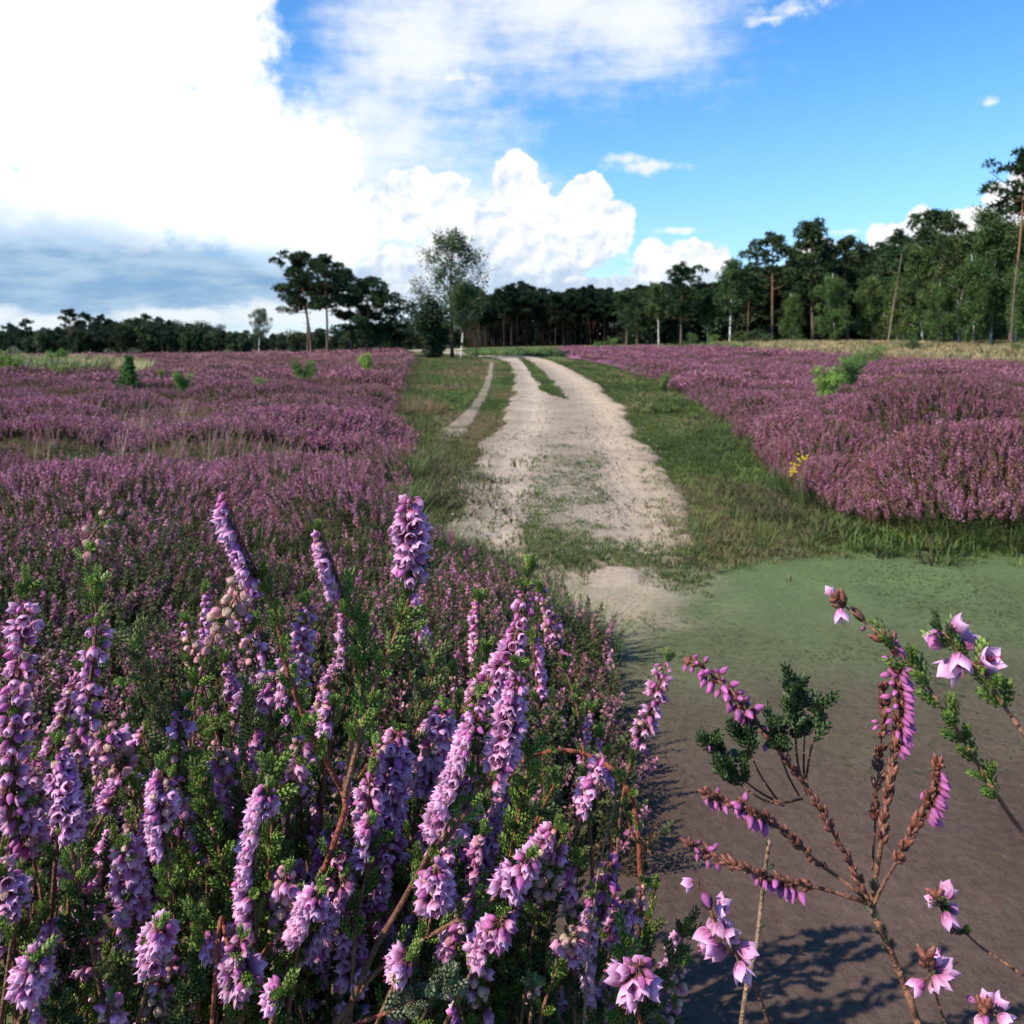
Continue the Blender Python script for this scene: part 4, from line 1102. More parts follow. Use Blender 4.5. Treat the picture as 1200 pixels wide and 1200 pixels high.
# ---- yellow flowers at the edge of the right heather
def ragwort(px, py, n, lab, seed):
    x, Y = on_ground(px, py); z = float(terrain(x, Y)); r = np.random.default_rng(seed)
    root = empty('yellow_wildflower', (x, Y, z)); mb = MB(); hd = MB(); v, f = ico(1)
    for i in range(n):
        tip = np.array([r.normal(0, .07), r.normal(0, .07), .34 + r.uniform(0, .14)])
        limb(mb, [[0, 0, -.02], tip * [.4, .4, .6], tip], .004, .002, (.10, .14, .05), 4, 5)
        for k in range(6):
            c = tip + r.normal(0, .018, 3); hd.add(v * [.014, .014, .007] + c, f, np.array([.62, .46, .03]) * r.uniform(.8, 1.1))
    link('stem', mb.mesh('stem', M_LEAF), root); link('flower_head', hd.mesh('flower_head', M_PETAL), root)
    tag(root, lab, 'wildflower', 'yellow wildflowers by the right heather')
ragwort(1078, 566, 6, 'yellow flowered weed among the right heather, upper one', 1); ragwort(940, 604, 5, 'yellow flowered weed on the grass edge below the right heather', 2); ragwort(1140, 580, 3, 'smaller yellow weed right of the upper one in the heather', 3)
# ------------------------------------------------------------------ heather sprigs close to the eye
def grid_faces(nu, nv, base=0):
    i = np.arange(nu - 1)[:, None] * nv; j = np.arange(nv - 1)[None]
    return np.stack([i + j, i + j + 1, i + nv + j + 1, i + nv + j], -1).reshape(-1, 4) + base

def flower_mesh(kind, seed):
    """one heather bell hanging along +Z, 1 long from the stalk's end to the mouth"""
    r = np.random.default_rng(seed); mb = MB()
    mb.add(*tube(np.array([[0, 0, -.34], [.02, 0, -.15], [0, 0, .05]]), [.035, .035, .06], 5), (.22, .10, .06))
    pink = {'open': (.72, .30, .54), 'bell': (.74, .32, .56), 'star': (.74, .40, .64), 'bud': (.52, .15, .38), 'cream': (.60, .40, .32)}[kind]
    pink = np.array(pink)
    if kind in ('open', 'bell', 'star'):
        op = {'open': .07, 'bell': -.05, 'star': .16}[kind]
        for ring in (0, 1):
            n = 4; Ls = .92 if ring == 0 else .62; rad = .40 if ring == 0 else .25
            for k in range(n):
                ph = (k + .5 * ring) * np.pi / 2 + r.uniform(-.12, .12); L = Ls * r.uniform(.9, 1.08); tw = r.uniform(-.15, .15)
                v = np.linspace(0, 1, 9)[:, None]; u = np.linspace(-1, 1, 7)[None]
                w = .36 * np.sin(np.pi * np.clip(.10 + .892 * v, 0, 1) ** .95) ** .62 * (1 if ring == 0 else .75)
                rr_ = rad * np.sin(np.clip(v * 1.5, 0, 1) * np.pi / 2) * .95 + .06 + op * v ** 2.2 - .05 * v ** 6
                lx = rr_ - .15 * u ** 2 * w / .3; ly = u * w + tw * v * .3
                z = L * (v - .10 * (u ** 2) * v) + 0 * u
                x = lx * np.cos(ph) - ly * np.sin(ph); y = lx * np.sin(ph) + ly * np.cos(ph)
                P = np.stack([x + 0 * z, y + 0 * z, z], -1).reshape(-1, 3)
                vein = 1 - .28 * np.exp(-(u / .18) ** 2)
                k1 = (np.clip(1 - v * 1.5, 0, 1) * .75 + 0 * u).reshape(-1, 1)          # deep magenta at the foot of the petal
                k2 = np.clip(.62 * v ** 1.3 + .40 * np.abs(u) ** 3 * v, 0, .8).reshape(-1, 1)   # pale at rim and tip
                c = pink[None] * vein.repeat(9, 0).reshape(-1, 1) * (1 if ring == 0 else .80)
                c = c * (1 - k2) + np.array([.88, .60, .80]) * k2
                c = c * (1 - k1) + np.array([.42, .07, .20]) * k1
                mb.add(P, grid_faces(9, 7), c)
        vi, fi = ico(1)
        for k in range(6):
            a = k * 1.05; mb.add(vi * [.045, .045, .09] + [.10 * np.cos(a), .10 * np.sin(a), .52], fi, (.20, .035, .03))
        mb.add(*tube(np.array([[0, 0, .3], [.02, .01, .75], [.03, .02, 1.02]]), [.025, .025, .03], 5), (.42, .10, .30))
        mb.add(vi * .055 + [.03, .02, 1.04], fi, (.40, .06, .12))
    elif kind == 'bud':
        nu, nv = 9, 12
        t = np.linspace(0, 1, nu)[:, None]; a = np.linspace(0, 2 * np.pi, nv)[None]
        R = .27 * np.sin(np.pi * np.clip(t * .97 + .02, 0, 1) ** .8) ** .8 * (1 + .10 * np.cos(4 * a + 2.0 * t))
        P = np.stack([R * np.cos(a), R * np.sin(a), t * .95 + 0 * a], -1).reshape(-1, 3)
        c = pink[None] * (.6 + .75 * t.repeat(nv, 1).reshape(-1, 1)); mb.add(P, grid_faces(nu, nv), c)
    else:                       # a flower that is over: papery cream globe with a pink flush
        for k in range(4):
            ph = k * np.pi / 2; v = np.linspace(0, 1, 6)[:, None]; u = np.linspace(-1, 1, 5)[None]
            w = .36 * np.sin(np.pi * np.clip(.06 + .92 * v, 0, 1)) ** .6
            R = .33 * np.sin(np.pi * np.clip(.08 + .86 * v, 0, 1)) ** .7
            lx = R - .08 * u ** 2; ly = u * w
            x = lx * np.cos(ph) - ly * np.sin(ph); y = lx * np.sin(ph) + ly * np.cos(ph); z = .85 * v + 0 * u
            f = (.5 + .5 * math.sin(ph * 3 + seed)); c0 = np.array([.68, .50, .38]) * (1 - .85 * f) + np.array([.66, .27, .33]) * .85 * f
            mb.add(np.stack([x + 0 * z, y + 0 * z, z], -1).reshape(-1, 3), grid_faces(6, 5), c0[None] * (.75 + .35 * v.repeat(5, 1).reshape(-1, 1)))
    for k in range(4):          # little green bracts clasping the base
        ph = k * np.pi / 2 + .6; d = np.array([np.cos(ph), np.sin(ph), 0]); s = np.array([-d[1], d[0], 0])
        P = np.array([d * .05 - s * .08 + [0, 0, -.06], d * .05 + s * .08 + [0, 0, -.06], d * .19 + s * .10 + [0, 0, .16], d * .19 - s * .10 + [0, 0, .16], d * .17 + [0, 0, .36]])
        mb.add(P, [np.array([[0, 1, 2, 3]]), np.array([[3, 2, 4]])], np.array([.13, .15, .05]) if kind != 'bud' else np.array([.20, .07, .05]))
    return mb
FL = {k: [flower_mesh(k, 200 + 7 * i + j) for j in range(3)] for i, k in enumerate(('open', 'bell', 'star', 'bud', 'cream'))}
PARTNAME = {'open': 'flower', 'bell': 'flower', 'star': 'flower', 'bud': 'bud', 'cream': 'faded_flower'}
FM = {k: [m.mesh(PARTNAME[k], M_PETAL) for m in L] for k, L in FL.items()}
def tpl_of(mb):
    return np.concatenate(mb.v), [np.concatenate(q) for q in mb.f.values()], np.concatenate(mb.c)
FT = {k: [tpl_of(m) for m in L] for k, L in FL.items()}

def shoot_tpl(seed, nw=7):
    """a short side shoot clothed in overlapping scale leaves, 1 long along +Z"""
    r = np.random.default_rng(seed); V = []; T = []; C = []
    def add(v, q, c):
        b = sum(len(a) for a in V); V.append(np.array(v)); T.append(np.array(q) + b); C.append(np.array(c))
    v, f = tube(np.array([[0, 0, 0], [0, 0, .5], [0, 0, .95]]), [.05, .06, .02], 5, False); add(v, f[0], np.tile([.55, .8, .5], (len(v), 1)))
    for w in range(nw):
        t = .02 + .86 * w / (nw - 1); prof = .55 + .6 * math.sin(math.pi * (.15 + .75 * t))
        for k in range(4):
            a = k * np.pi / 2 + (w % 2) * np.pi / 4 + r.uniform(-.1, .1)
            d = np.array([np.cos(a), np.sin(a), 0]); s = np.array([-d[1], d[0], 0]); z = np.array([0, 0, 1.0]); L = .25 * r.uniform(.85, 1.15)
            b = d * .045 + z * t; m = d * (.045 + .12 * prof) + z * (t + L * .55); e = d * (.03 + .15 * prof) + z * (t + L * 1.1)
            q = .068 * prof
            # keeled leaf: two faces meeting at the midrib
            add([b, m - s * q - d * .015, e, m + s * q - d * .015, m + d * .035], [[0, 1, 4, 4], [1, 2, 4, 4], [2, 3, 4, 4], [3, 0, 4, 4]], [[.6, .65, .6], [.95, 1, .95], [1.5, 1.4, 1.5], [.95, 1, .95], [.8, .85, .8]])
    q = np.concatenate(T); tri = q[q[:, 2] == q[:, 3]][:, :3]; quad = q[q[:, 2] != q[:, 3]]
    return np.concatenate(V), [quad, tri], np.concatenate(C)
def budshoot_tpl(seed):
    r = np.random.default_rng(seed); t = np.linspace(0, 1, 8); R = .20 * np.sin(np.pi * np.clip(.08 + .88 * t, 0, 1) ** .8) ** .8
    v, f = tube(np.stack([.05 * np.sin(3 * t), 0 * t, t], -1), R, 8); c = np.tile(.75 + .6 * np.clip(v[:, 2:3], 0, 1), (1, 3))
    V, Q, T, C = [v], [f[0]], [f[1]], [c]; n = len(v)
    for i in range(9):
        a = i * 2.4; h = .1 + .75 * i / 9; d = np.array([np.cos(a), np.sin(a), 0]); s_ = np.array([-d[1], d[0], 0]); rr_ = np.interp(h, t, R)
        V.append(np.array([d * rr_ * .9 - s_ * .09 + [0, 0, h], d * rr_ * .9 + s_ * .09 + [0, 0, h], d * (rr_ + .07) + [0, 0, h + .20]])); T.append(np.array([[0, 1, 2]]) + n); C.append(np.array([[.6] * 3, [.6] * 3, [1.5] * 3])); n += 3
    return np.concatenate(V), [np.concatenate(Q), np.concatenate(T)], np.concatenate(C)
BUDSHOOTS = [budshoot_tpl(311), budshoot_tpl(312)]
SHOOTS = [shoot_tpl(301, 7), shoot_tpl(302, 8), shoot_tpl(303, 6)]

LEAFCOL = {'green': (.145, .21, .045), 'dark': (.055, .085, .030), 'brown': (.165, .060, .040), 'olive': (.12, .14, .05), 'grey': (.13, .15, .09)}
STEMCOL = {'red': (.25, .075, .045), 'brown': (.21, .10, .06), 'dark': (.15, .070, .045), 'pale': (.26, .17, .11)}

class Axis:
    """one stem drawn tip to base in photograph pixels; Y is its distance, dY how much farther the base stands"""
    def __init__(s, pts, Y, dY=.03, r=(1.2, 3.2), stem='brown', flowers=(), shoots=(), toground=False, seed=0, tip=True, name='branch', n=60, ground=None):
        s.r = np.random.default_rng(seed + int(pts[0][0] * 7 + pts[0][1])); s.Y = Y
        px = spline(pts, n); t = np.linspace(0, 1, n)
        wob = np.cumsum(s.r.normal(0, .0016, n)) * Y * 2; wob -= wob.mean()
        Ys = Y + dY * t + wob
        s.P = np.stack([at(px[i][0], px[i][1], Ys[i]) for i in range(n)])
        s.s = np.concatenate([[0], np.cumsum(np.linalg.norm(np.diff(s.P, axis=0), axis=1))]) * F / Y       # arc length from the tip in px
        s.R = np.linspace(r[0], r[1], n) * Y / F
        s.foot = None
        if toground:
            e = s.P[-1]; d = norm(s.P[-1] - s.P[-6]); m = 14
            fx, fy = ground if ground else (e[0] + d[0] * .25, e[1] + .05)
            foot = np.array([fx, fy, float(terrain(fx, fy)) - .02]); k = np.linalg.norm(e - foot)
            tt = np.linspace(0, 1, m + 1)[1:, None]; c1 = e + d * k * .4; c2 = foot + np.array([0, 0, k * .35])
            B = e * (1 - tt) ** 3 + 3 * c1 * tt * (1 - tt) ** 2 + 3 * c2 * tt ** 2 * (1 - tt) + foot * tt ** 3
            s.full = np.vstack([s.P, B]); s.Rf = np.concatenate([s.R, np.linspace(s.R[-1], s.R[-1] * 1.7, m)]); s.foot = foot
        else: s.full, s.Rf = s.P, s.R
        s.stem = STEMCOL[stem]; s.flowers = flowers; s.shoots = shoots; s.tip = tip; s.name = name
    def point(s, d):
        p = np.array([np.interp(d, s.s, s.P[:, k]) for k in range(3)])
        q = np.array([np.interp(d - 4, s.s, s.P[:, k]) for k in range(3)]) - np.array([np.interp(d + 4, s.s, s.P[:, k]) for k in range(3)])
        return p, norm(q), float(np.interp(d, s.s, s.R))
    def spots(s):
        """flower places: (kind, position, axis, size)"""
        out = []; u = s.Y / F
        for (a, b, kinds, size, step, side) in s.flowers:
            d = a; i = 0; ph0 = s.r.uniform(0, 6.28)
            while d < b:
                p, t, R = s.point(d)
                x = norm(np.cross(t, [0, 1.0, 0])); y = np.cross(x, t)
                if y[1] > 0: y = -y                                   # towards the eye
                # quarters round the stem, most on the favoured side
                ph = ph0 + i * 2.399 + s.r.uniform(-.4, .4)
                o = x * math.cos(ph) + y * math.sin(ph)
                if side: o = norm(o + x * (1.15 if side in (1, -1) else 1.6) * np.sign(side) * np.sign(x[0] if abs(x[0]) > .01 else 1) + y * .25)
                tp = 1 - .35 * max(0, 1 - (d - a) / 34.0)              # smaller towards the tip
                z = norm(o * s.r.uniform(.65, 1.0) + np.array([0, 0, -1.0]) * s.r.uniform(.05, .6) - t * s.r.uniform(-.1, .2))
                kd = kinds[s.r.integers(0, len(kinds))]
                if tp < .76 and kd in ('open', 'star', 'bell') and s.r.uniform() < .7: kd = 'bud'
                sz = size * .58 * u * tp * s.r.uniform(.82, 1.14) * ({'bud': 1.05, 'cream': .80}.get(kd, 1))
                out.append((kd, p + o * (R + sz * .10) + z * sz * .30, z, sz)); d += step * .72 * s.r.uniform(.7, 1.3); i += 1
        return out
    def leaf_mb(s):
        mb = MB(); u = s.Y / F; Mz, Off, Sz, Cl = [], [], [], []
        for (a, b, step, size, col, ang_) in s.shoots:
            d = a; i = 0; ph0 = s.r.uniform(0, 6.28)
            while d < b:
                p, t, R = s.point(d)
                for k in (0, 1):
                    if s.r.uniform() < .10: continue
                    x = norm(np.cross(t, [0, 1.0, 0.01])); y = np.cross(x, t)
                    ph = ph0 + (i % 2) * 1.3 + k * np.pi + s.r.uniform(-.5, .5)
                    o = x * math.cos(ph) + y * math.sin(ph) * .8
                    z = norm(t * ang_ + o * s.r.uniform(.5, .95) + np.array([0, 0, .15]))
                    Mz.append(z); Off.append(p + o * R * .8); Sz.append(size * u * s.r.uniform(.65, 1.2)); Cl.append(np.array(LEAFCOL[col]) * s.r.uniform(.7, 1.35))
                d += step * {'brown': 1.15, 'dark': 2.3}.get(col, 1.75) * s.r.uniform(.75, 1.3); i += 1
        if s.tip:
            p, t, R = s.point(0); c = s.tip if isinstance(s.tip, str) else 'green'
            for k in range(5):
                z = norm(t + s.r.normal(0, .35, 3)); Mz.append(z); Off.append(p - t * 5 * u); Sz.append(15 * u * s.r.uniform(.6, 1.1)); Cl.append(np.array(LEAFCOL[c]) * s.r.uniform(.9, 1.5))
        if not Mz: return None
        isb = np.array([c_[0] > c_[1] * 1.9 for c_ in Cl])
        Mz, Off, Sz, Cl = map(np.array, (Mz, Off, Sz, Cl)); w = np.where(isb, 3, 0) + s.r.integers(0, 2, len(Mz)) + (~isb) * s.r.integers(0, 2, len(Mz)); Fm = frames(Mz)
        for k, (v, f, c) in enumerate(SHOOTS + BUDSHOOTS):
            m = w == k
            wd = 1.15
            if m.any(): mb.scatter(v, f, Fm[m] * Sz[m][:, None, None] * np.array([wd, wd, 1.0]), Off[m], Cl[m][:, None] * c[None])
        return mb
    def stem_mb(s, k=7):
        v, f = tube(s.full, s.Rf, k); c = np.tile(s.stem, (len(v), 1)) * (.8 + .4 * fbm(v[:, 2:3] * 90, v[:, 0:1] * 90, 3, 2))
        return MB().add(v, f, c)

def sprig(name, label, axes, group=None, individual=True, cat='heather sprig'):
    foot = next((a.foot for a in axes if a.foot is not None), axes[0].full[-1])
    root = empty(name, tuple(foot)); tag(root, label, cat, group)
    single = len(axes) == 1
    for a in axes:
        st = a.stem_mb().build('stem' if single else 'branch', M_STEM, root, foot)
        lf = a.leaf_mb()
        if lf is not None: lf.build('foliage', M_LEAF, st, foot)
        sp = a.spots()
        if individual:
            for kd, p, z, sz in sp:
                o = link(PARTNAME[kd], FM[kd][a.r.integers(0, 3)], st); o.location = p - foot
                o.rotation_mode = 'QUATERNION'
                o.rotation_quaternion = Vector(z).to_track_quat('Z', 'Y') @ Quaternion((0, 0, 1), a.r.uniform(0, 6.28)); o.scale = (sz,) * 3
        elif sp:
            mb = MB(); Z = np.array([q[2] for q in sp]); Fm = frames(Z)
            for i, (kd, p, z, sz) in enumerate(sp):
                v, f, c = FT[kd][i % 3]
                tint = a.r.uniform(.85, 1.15)
                mb.scatter(v, f, Fm[i:i + 1] * sz, p[None], (c * tint)[None])
            mb.build('flower_spike', M_PETAL, st, foot)
    return root

OP = ('open', 'open', 'open', 'bell', 'bell', 'bell', 'star', 'bud', 'cream')
MIX = ('open', 'bell', 'cream', 'bud')
CR = ('cream', 'cream', 'cream', 'bell')
LB = 'flowering heather sprigs of the bush at lower left'
def S(label, axes, group=LB, **k): return sprig('heather_sprig', label, axes, group, **k)

# the tall forked sprig
S('tall forked heather sprig with three long red stems, tallest in the left bush', [
    Axis([(266, 576), (276, 615), (296, 660), (318, 700), (328, 745), (338, 790), (360, 850), (388, 902), (404, 938), (396, 975), (372, 1035), (330, 1090), (290, 1150), (262, 1202)], .80, .06, (1.0, 5.2), 'red',
         [(4, 118, OP, 27, 2.6, -1)], [(122, 400, 11, 24, 'green', .9), (560, 680, 24, 20, 'green', .9)], True, tip=False, n=110),
    Axis([(374, 618), (386, 648), (400, 688), (416, 724), (426, 758), (424, 810), (412, 862), (404, 925)], .83, .03, (1.0, 3.4), 'brown',
         [(8, 100, OP, 25, 2.7, -1)], [(96, 300, 9, 27, 'green', .95)]),
    Axis([(482, 580), (481, 620), (482, 668), (478, 706), (462, 748), (442, 798), (426, 845), (412, 900), (404, 935)], .79, .05, (1.2, 3.8), 'brown',
         [(2, 104, OP, 29, 2.3, 0)], [(108, 350, 9, 28, 'green', .9)], tip=False)], individual=True)
# the big arching plume right of the middle
S('leaning heather spike with a green tip, behind the largest double spike', [
    Axis([(620, 662), (614, 700), (606, 740), (590, 782), (566, 808), (540, 835), (520, 900), (505, 1000), (480, 1110), (460, 1205)], 1.06, .05, (1.0, 3.4), 'brown', [(26, 90, ('bud', 'bud', 'bell'), 20, 4.5, 0), (88, 190, OP, 25, 2.6, 0)], [(2, 40, 6, 16, 'green', .8), (200, 420, 14, 24, 'green', .9)], True)])
S('largest double heather spike, crowded with lilac flowers right of centre', [
    Axis([(608, 778), (602, 812), (596, 850), (586, 888), (570, 920), (548, 950), (522, 985), (498, 1012), (470, 1060), (436, 1120), (400, 1205)], .78, .05, (1.0, 4.4), 'dark',
         [(14, 52, ('bud', 'bell', 'bell'), 22, 3.2, 0), (48, 150, OP, 28, 1.9, 0), (150, 185, ('bell', 'open'), 27, 7, 1)], [(0, 18, 5, 15, 'green', .9), (150, 400, 15, 26, 'green', .9)], True, n=80),
    Axis([(562, 812), (556, 850), (546, 890), (532, 930), (518, 965), (505, 995), (494, 1016)], .80, .0, (1.0, 3.0), 'dark', [(12, 44, ('bud', 'bell'), 22, 3.4, 0), (40, 196, OP, 28, 2.0, -1)], [(0, 16, 5, 15, 'green', .9), (160, 200, 14, 24, 'green', .9)])])
S('heather sprig with drooping lilac clusters below the double spike', [
    Axis([(622, 1002), (606, 1022), (588, 1044), (566, 1062), (530, 1082), (480, 1110), (440, 1140), (390, 1204)], .80, .04, (1.2, 3.4), 'brown', [(2, 70, OP, 30, 3.0, 0)], [(60, 300, 15, 24, 'green', .85)], True),
    Axis([(512, 1016), (508, 1050), (504, 1078), (500, 1100)], .79, .02, (1.0, 1.6), 'brown', [(0, 84, OP, 29, 2.8, 0)], [], tip=False)])
S('heather sprig with a cluster of narrow pink buds under the drooping clusters', [
    Axis([(592, 1068), (578, 1096), (560, 1126), (542, 1158), (520, 1204)], .78, .03, (1.0, 2.4), 'brown', [(4, 62, ('bell', 'bud', 'bud'), 26, 2.9, 1), (30, 96, OP, 30, 2.9, -1)], [(90, 150, 13, 24, 'green', .9)], True)])
S('short heather spray at the bottom edge with hanging flowers, left of the narrow buds', [
    Axis([(482, 1118), (470, 1140), (456, 1165), (440, 1204)], .76, .02, (1.0, 2.6), 'brown', [(0, 62, OP, 30, 3.0, -1)], [(20, 90, 12, 24, 'green', .9)], True)])
S('grey green leafy shoots lying across the bottom of the bush', [
    Axis([(528, 1152), (508, 1162), (478, 1176), (440, 1192), (400, 1206)], .75, .02, (1.0, 2.6), 'red', [], [(0, 150, 7, 26, 'grey', 1.0)], True)])
# left side spikes
left = [
  ('upright heather spike with pink bells at the left edge below the cream flower heads', [(66, 868), (68, 905), (74, 950), (84, 1000), (92, 1040), (104, 1090), (126, 1204)], .80, 'brown', [(14, 145, OP, 27, 2.5, 1)], [(150, 330, 13, 25, 'green', .85)]),
  ('straight double rowed heather spike with green tuft, left of the clump of cream balls', [(190, 898), (191, 930), (194, 970), (198, 1010), (200, 1050), (198, 1100), (190, 1204)], .79, 'brown', [(12, 130, OP, 27, 2.3, -1), (20, 90, ('bell', 'cream', 'open'), 25, 9, 1)], [(120, 300, 14, 24, 'green', .9)]),
  ('broad heather spike with a bright green crown tuft, left of the thick red stem', [(314, 918), (310, 950), (302, 985), (298, 1020), (298, 1065), (300, 1105), (292, 1150), (280, 1204)], .79, 'brown', [(8, 190, OP, 28, 2.3, -1), (14, 50, OP, 25, 6, 1)], [(160, 300, 13, 25, 'green', .9)]),
  ('tall slim heather stem with few lilac bells and a green tip at the left edge', [(31, 684), (28, 720), (25, 770), (18, 830), (14, 900), (12, 1000), (20, 1204)], .84, 'dark', [(26, 90, ('star', 'bell', 'bell'), 27, 6, 0), (80, 330, MIX, 25, 4.4, 0)], [(0, 40, 6, 18, 'green', .9), (120, 500, 22, 22, 'green', .9)]),
  ('slim heather stem with scattered bells and a leafy green top, second from the left', [(112, 682), (113, 720), (110, 770), (102, 830), (88, 890), (70, 960), (50, 1204)], .85, 'dark', [(50, 110, ('star', 'bell'), 25, 8, 0), (95, 260, MIX, 24, 5, 0)], [(0, 70, 6, 20, 'green', .9), (110, 420, 20, 22, 'green', .9)]),
  ('small upright sprig with a few lilac bells under a dark leafy tip', [(216, 822), (212, 850), (210, 880), (206, 930), (204, 1000)], .90, 'dark', [(22, 62, OP, 24, 3.6, 0), (60, 110, CR, 22, 7, 0)], [(0, 60, 8, 18, 'dark', .9), (60, 180, 16, 22, 'green', .9)]),
  ('short heather cluster in the lower left corner with wide open bells', [(42, 1122), (36, 1150), (28, 1180), (20, 1206)], .76, 'brown', [(0, 90, OP, 30, 2.5, 0)], [(10, 90, 14, 24, 'green', .9)]),
  ('sprig with pink bells and cream buds at lower left, right of the corner cluster', [(188, 1082), (184, 1110), (178, 1140), (170, 1165), (160, 1206)], .77, 'brown', [(0, 95, OP, 28, 2.4, 0), (10, 90, ('cream',), 24, 13, -1)], [(60, 140, 14, 24, 'green', .9)]),
  ('sprig of wide bells crossing the thick red stem', [(292, 1148), (280, 1128), (266, 1104), (258, 1080), (248, 1206)], .765, 'red', [(0, 60, ('star', 'open'), 30, 6, 0)], [(20, 120, 13, 24, 'green', .9)]),
  ('heather spike right of the thick red stem with green tips beside it', [(376, 1040), (366, 1066), (354, 1096), (346, 1130), (336, 1206)], .79, 'brown', [(4, 105, OP, 28, 2.5, -1), (10, 60, OP, 26, 7, 1)], [(70, 160, 13, 24, 'green', .9)]),
  ('low heather cluster in front of the red stem foot at the bottom edge', [(332, 1160), (324, 1180), (316, 1206)], .75, 'brown', [(0, 42, OP, 30, 3.4, -1)], [(0, 48, 10, 24, 'green', .9)]),
  ('heather sprig at the very left edge with pink bells halfway down', [(6, 1020), (10, 1050), (16, 1080), (10, 1130), (0, 1206)], .78, 'brown', [(0, 72, OP, 29, 3.0, 0)], [(70, 180, 13, 24, 'green', .9)]),
  ('heather spike standing between the forked sprig and the double spike', [(436, 960), (434, 990), (430, 1020), (424, 1050), (416, 1100), (410, 1206)], .84, 'brown', [(0, 90, OP, 27, 3.0, -1)], [(70, 240, 13, 24, 'green', .9)]),
  ('dense heather spike partly hidden behind the lower forked stem', [(466, 852), (462, 890), (456, 930), (450, 970), (444, 1010), (430, 1100), (420, 1204)], .98, 'brown', [(6, 150, OP, 30, 2.5, 0)], [(150, 300, 14, 24, 'green', .9)]),
  ('pale lilac heather spike behind the double spike on its left', [(520, 826), (514, 860), (504, 900), (494, 940), (480, 1000), (470, 1204)], 1.02, 'brown', [(4, 140, OP, 30, 2.7, 0)], [(120, 300, 14, 26, 'green', .9)]),
  ('slanting heather sprig hanging to the right behind the forked stem', [(330, 790), (312, 806), (292, 824), (276, 846), (268, 900), (262, 1000)], 1.0, 'dark', [(0, 76, ('bell', 'open'), 30, 4.4, 0)], [(70, 200, 16, 24, 'green', .9)]),
  ('short pink and cream spike just left of the forked joint', [(392, 822), (390, 850), (386, 880), (380, 920), (372, 1000)], .94, 'brown', [(0, 70, ('open', 'bell', 'cream'), 28, 3.6, -1)], [(30, 120, 14, 24, 'green', .9)]),
  ('heather spike of mixed pink and faded bells at lower left beside the double rowed spike', [(146, 988), (150, 1020), (156, 1060), (162, 1100), (166, 1150), (168, 1206)], .83, 'brown', [(0, 150, MIX, 27, 2.8, 0)], [(20, 200, 18, 22, 'green', .9)]),
  ('fan of pink bells with green shoots low between the red stem and the corner', [(236, 1080), (240, 1110), (236, 1150), (228, 1206)], .80, 'brown', [(20, 70, OP, 27, 5, 1)], [(0, 120, 9, 26, 'green', .9)]),
]
for lab, pts, Y, st, fl, sh in left:
    S(lab, [Axis(pts, Y, .04, (1.0, 3.0), st, fl, sh, True)])
# sprigs that have gone over, with cream globes
cream = [
  ('sprig of round cream faded flowers in a column left of the red stem foot', [(150, 1000), (154, 1040), (158, 1090), (162, 1140), (166, 1204)], .86, [(0, 150, CR, 27, 4, 0)]),
  ('thin arching sprig with a chain of cream balls behind the slim leafy stems', [(292, 668), (276, 700), (256, 735), (238, 780), (226, 830), (220, 900), (210, 1000)], .98, [(0, 150, ('cream',), 30, 8.5, 0)]),
  ('thin sprig with a few small cream balls highest at the left', [(134, 596), (112, 622), (100, 646), (106, 690), (110, 760), (100, 850)], 1.05, [(0, 90, ('cream',), 27, 17, 0)]),
  ('cream and pink faded spike beside the joint of the forked sprig', [(352, 868), (346, 900), (342, 935), (334, 980), (320, 1060)], .93, [(0, 110, CR, 28, 5, 0)]),
  ('column of cream faded flowers right of the drooping clusters', [(652, 984), (648, 1010), (640, 1040), (632, 1070), (622, 1110), (610, 1204)], .92, [(0, 30, ('bell',), 26, 6, 0), (28, 110, ('cream',), 28, 4.6, 0)]),
  ('low spray of pinkish cream globes right of the narrow buds', [(676, 1092), (666, 1114), (652, 1140), (640, 1170), (630, 1206)], .90, [(0, 70, ('cream', 'cream', 'bell'), 28, 5, 0)]),
  ('cluster of cream flowers behind the broad heather spike', [(262, 880), (258, 910), (252, 945), (246, 990), (240, 1100)], 1.0, [(0, 110, CR, 30, 5, 0)]),
  ('row of pale cream flowers along the left middle of the bush', [(120, 850), (132, 880), (150, 905), (160, 950), (164, 1020)], .97, [(0, 110, CR, 30, 5, 0)]),
  ('faded sprig with cream globes crossing the left edge of the bush', [(8, 900), (16, 930), (28, 970), (40, 1010), (52, 1080), (60, 1206)], .88, [(0, 160, MIX, 28, 4, 0)]),
  ('pink faded spray low on the right of the bush beside the thin twig', [(716, 1010), (708, 1040), (700, 1070), (690, 1110), (680, 1206)], 1.02, [(0, 100, ('cream', 'bud'), 28, 6, 0)]),
]
for lab, pts, Y, fl in cream:
    S(lab, [Axis(pts, Y, .04, (.9, 2.4), 'brown', fl, [(40, 260, 18, 22, 'green', .9)], True, tip=False)], 'faded cream heather sprigs of the bush at lower left', cat='heather sprig')
S('thin grey twig with tiny leaves rising right of the bush', [Axis([(728, 914), (718, 950), (708, 990), (700, 1030), (694, 1080), (688, 1130), (684, 1204)], .84, .02, (.8, 1.6), 'pale', [], [(0, 100, 9, 11, 'olive', .8), (100, 250, 26, 8, 'olive', .8)], True)], None, cat='twig')
S('arching red brown bare stem behind the double spike', [Axis([(612, 892), (636, 882), (668, 880), (700, 890), (728, 912), (744, 950), (750, 1020), (748, 1204)], 1.25, .05, (2.4, 3.6), 'red', [], [(60, 300, 40, 18, 'green', .9)], True, tip=False)], None, cat='heather stem')
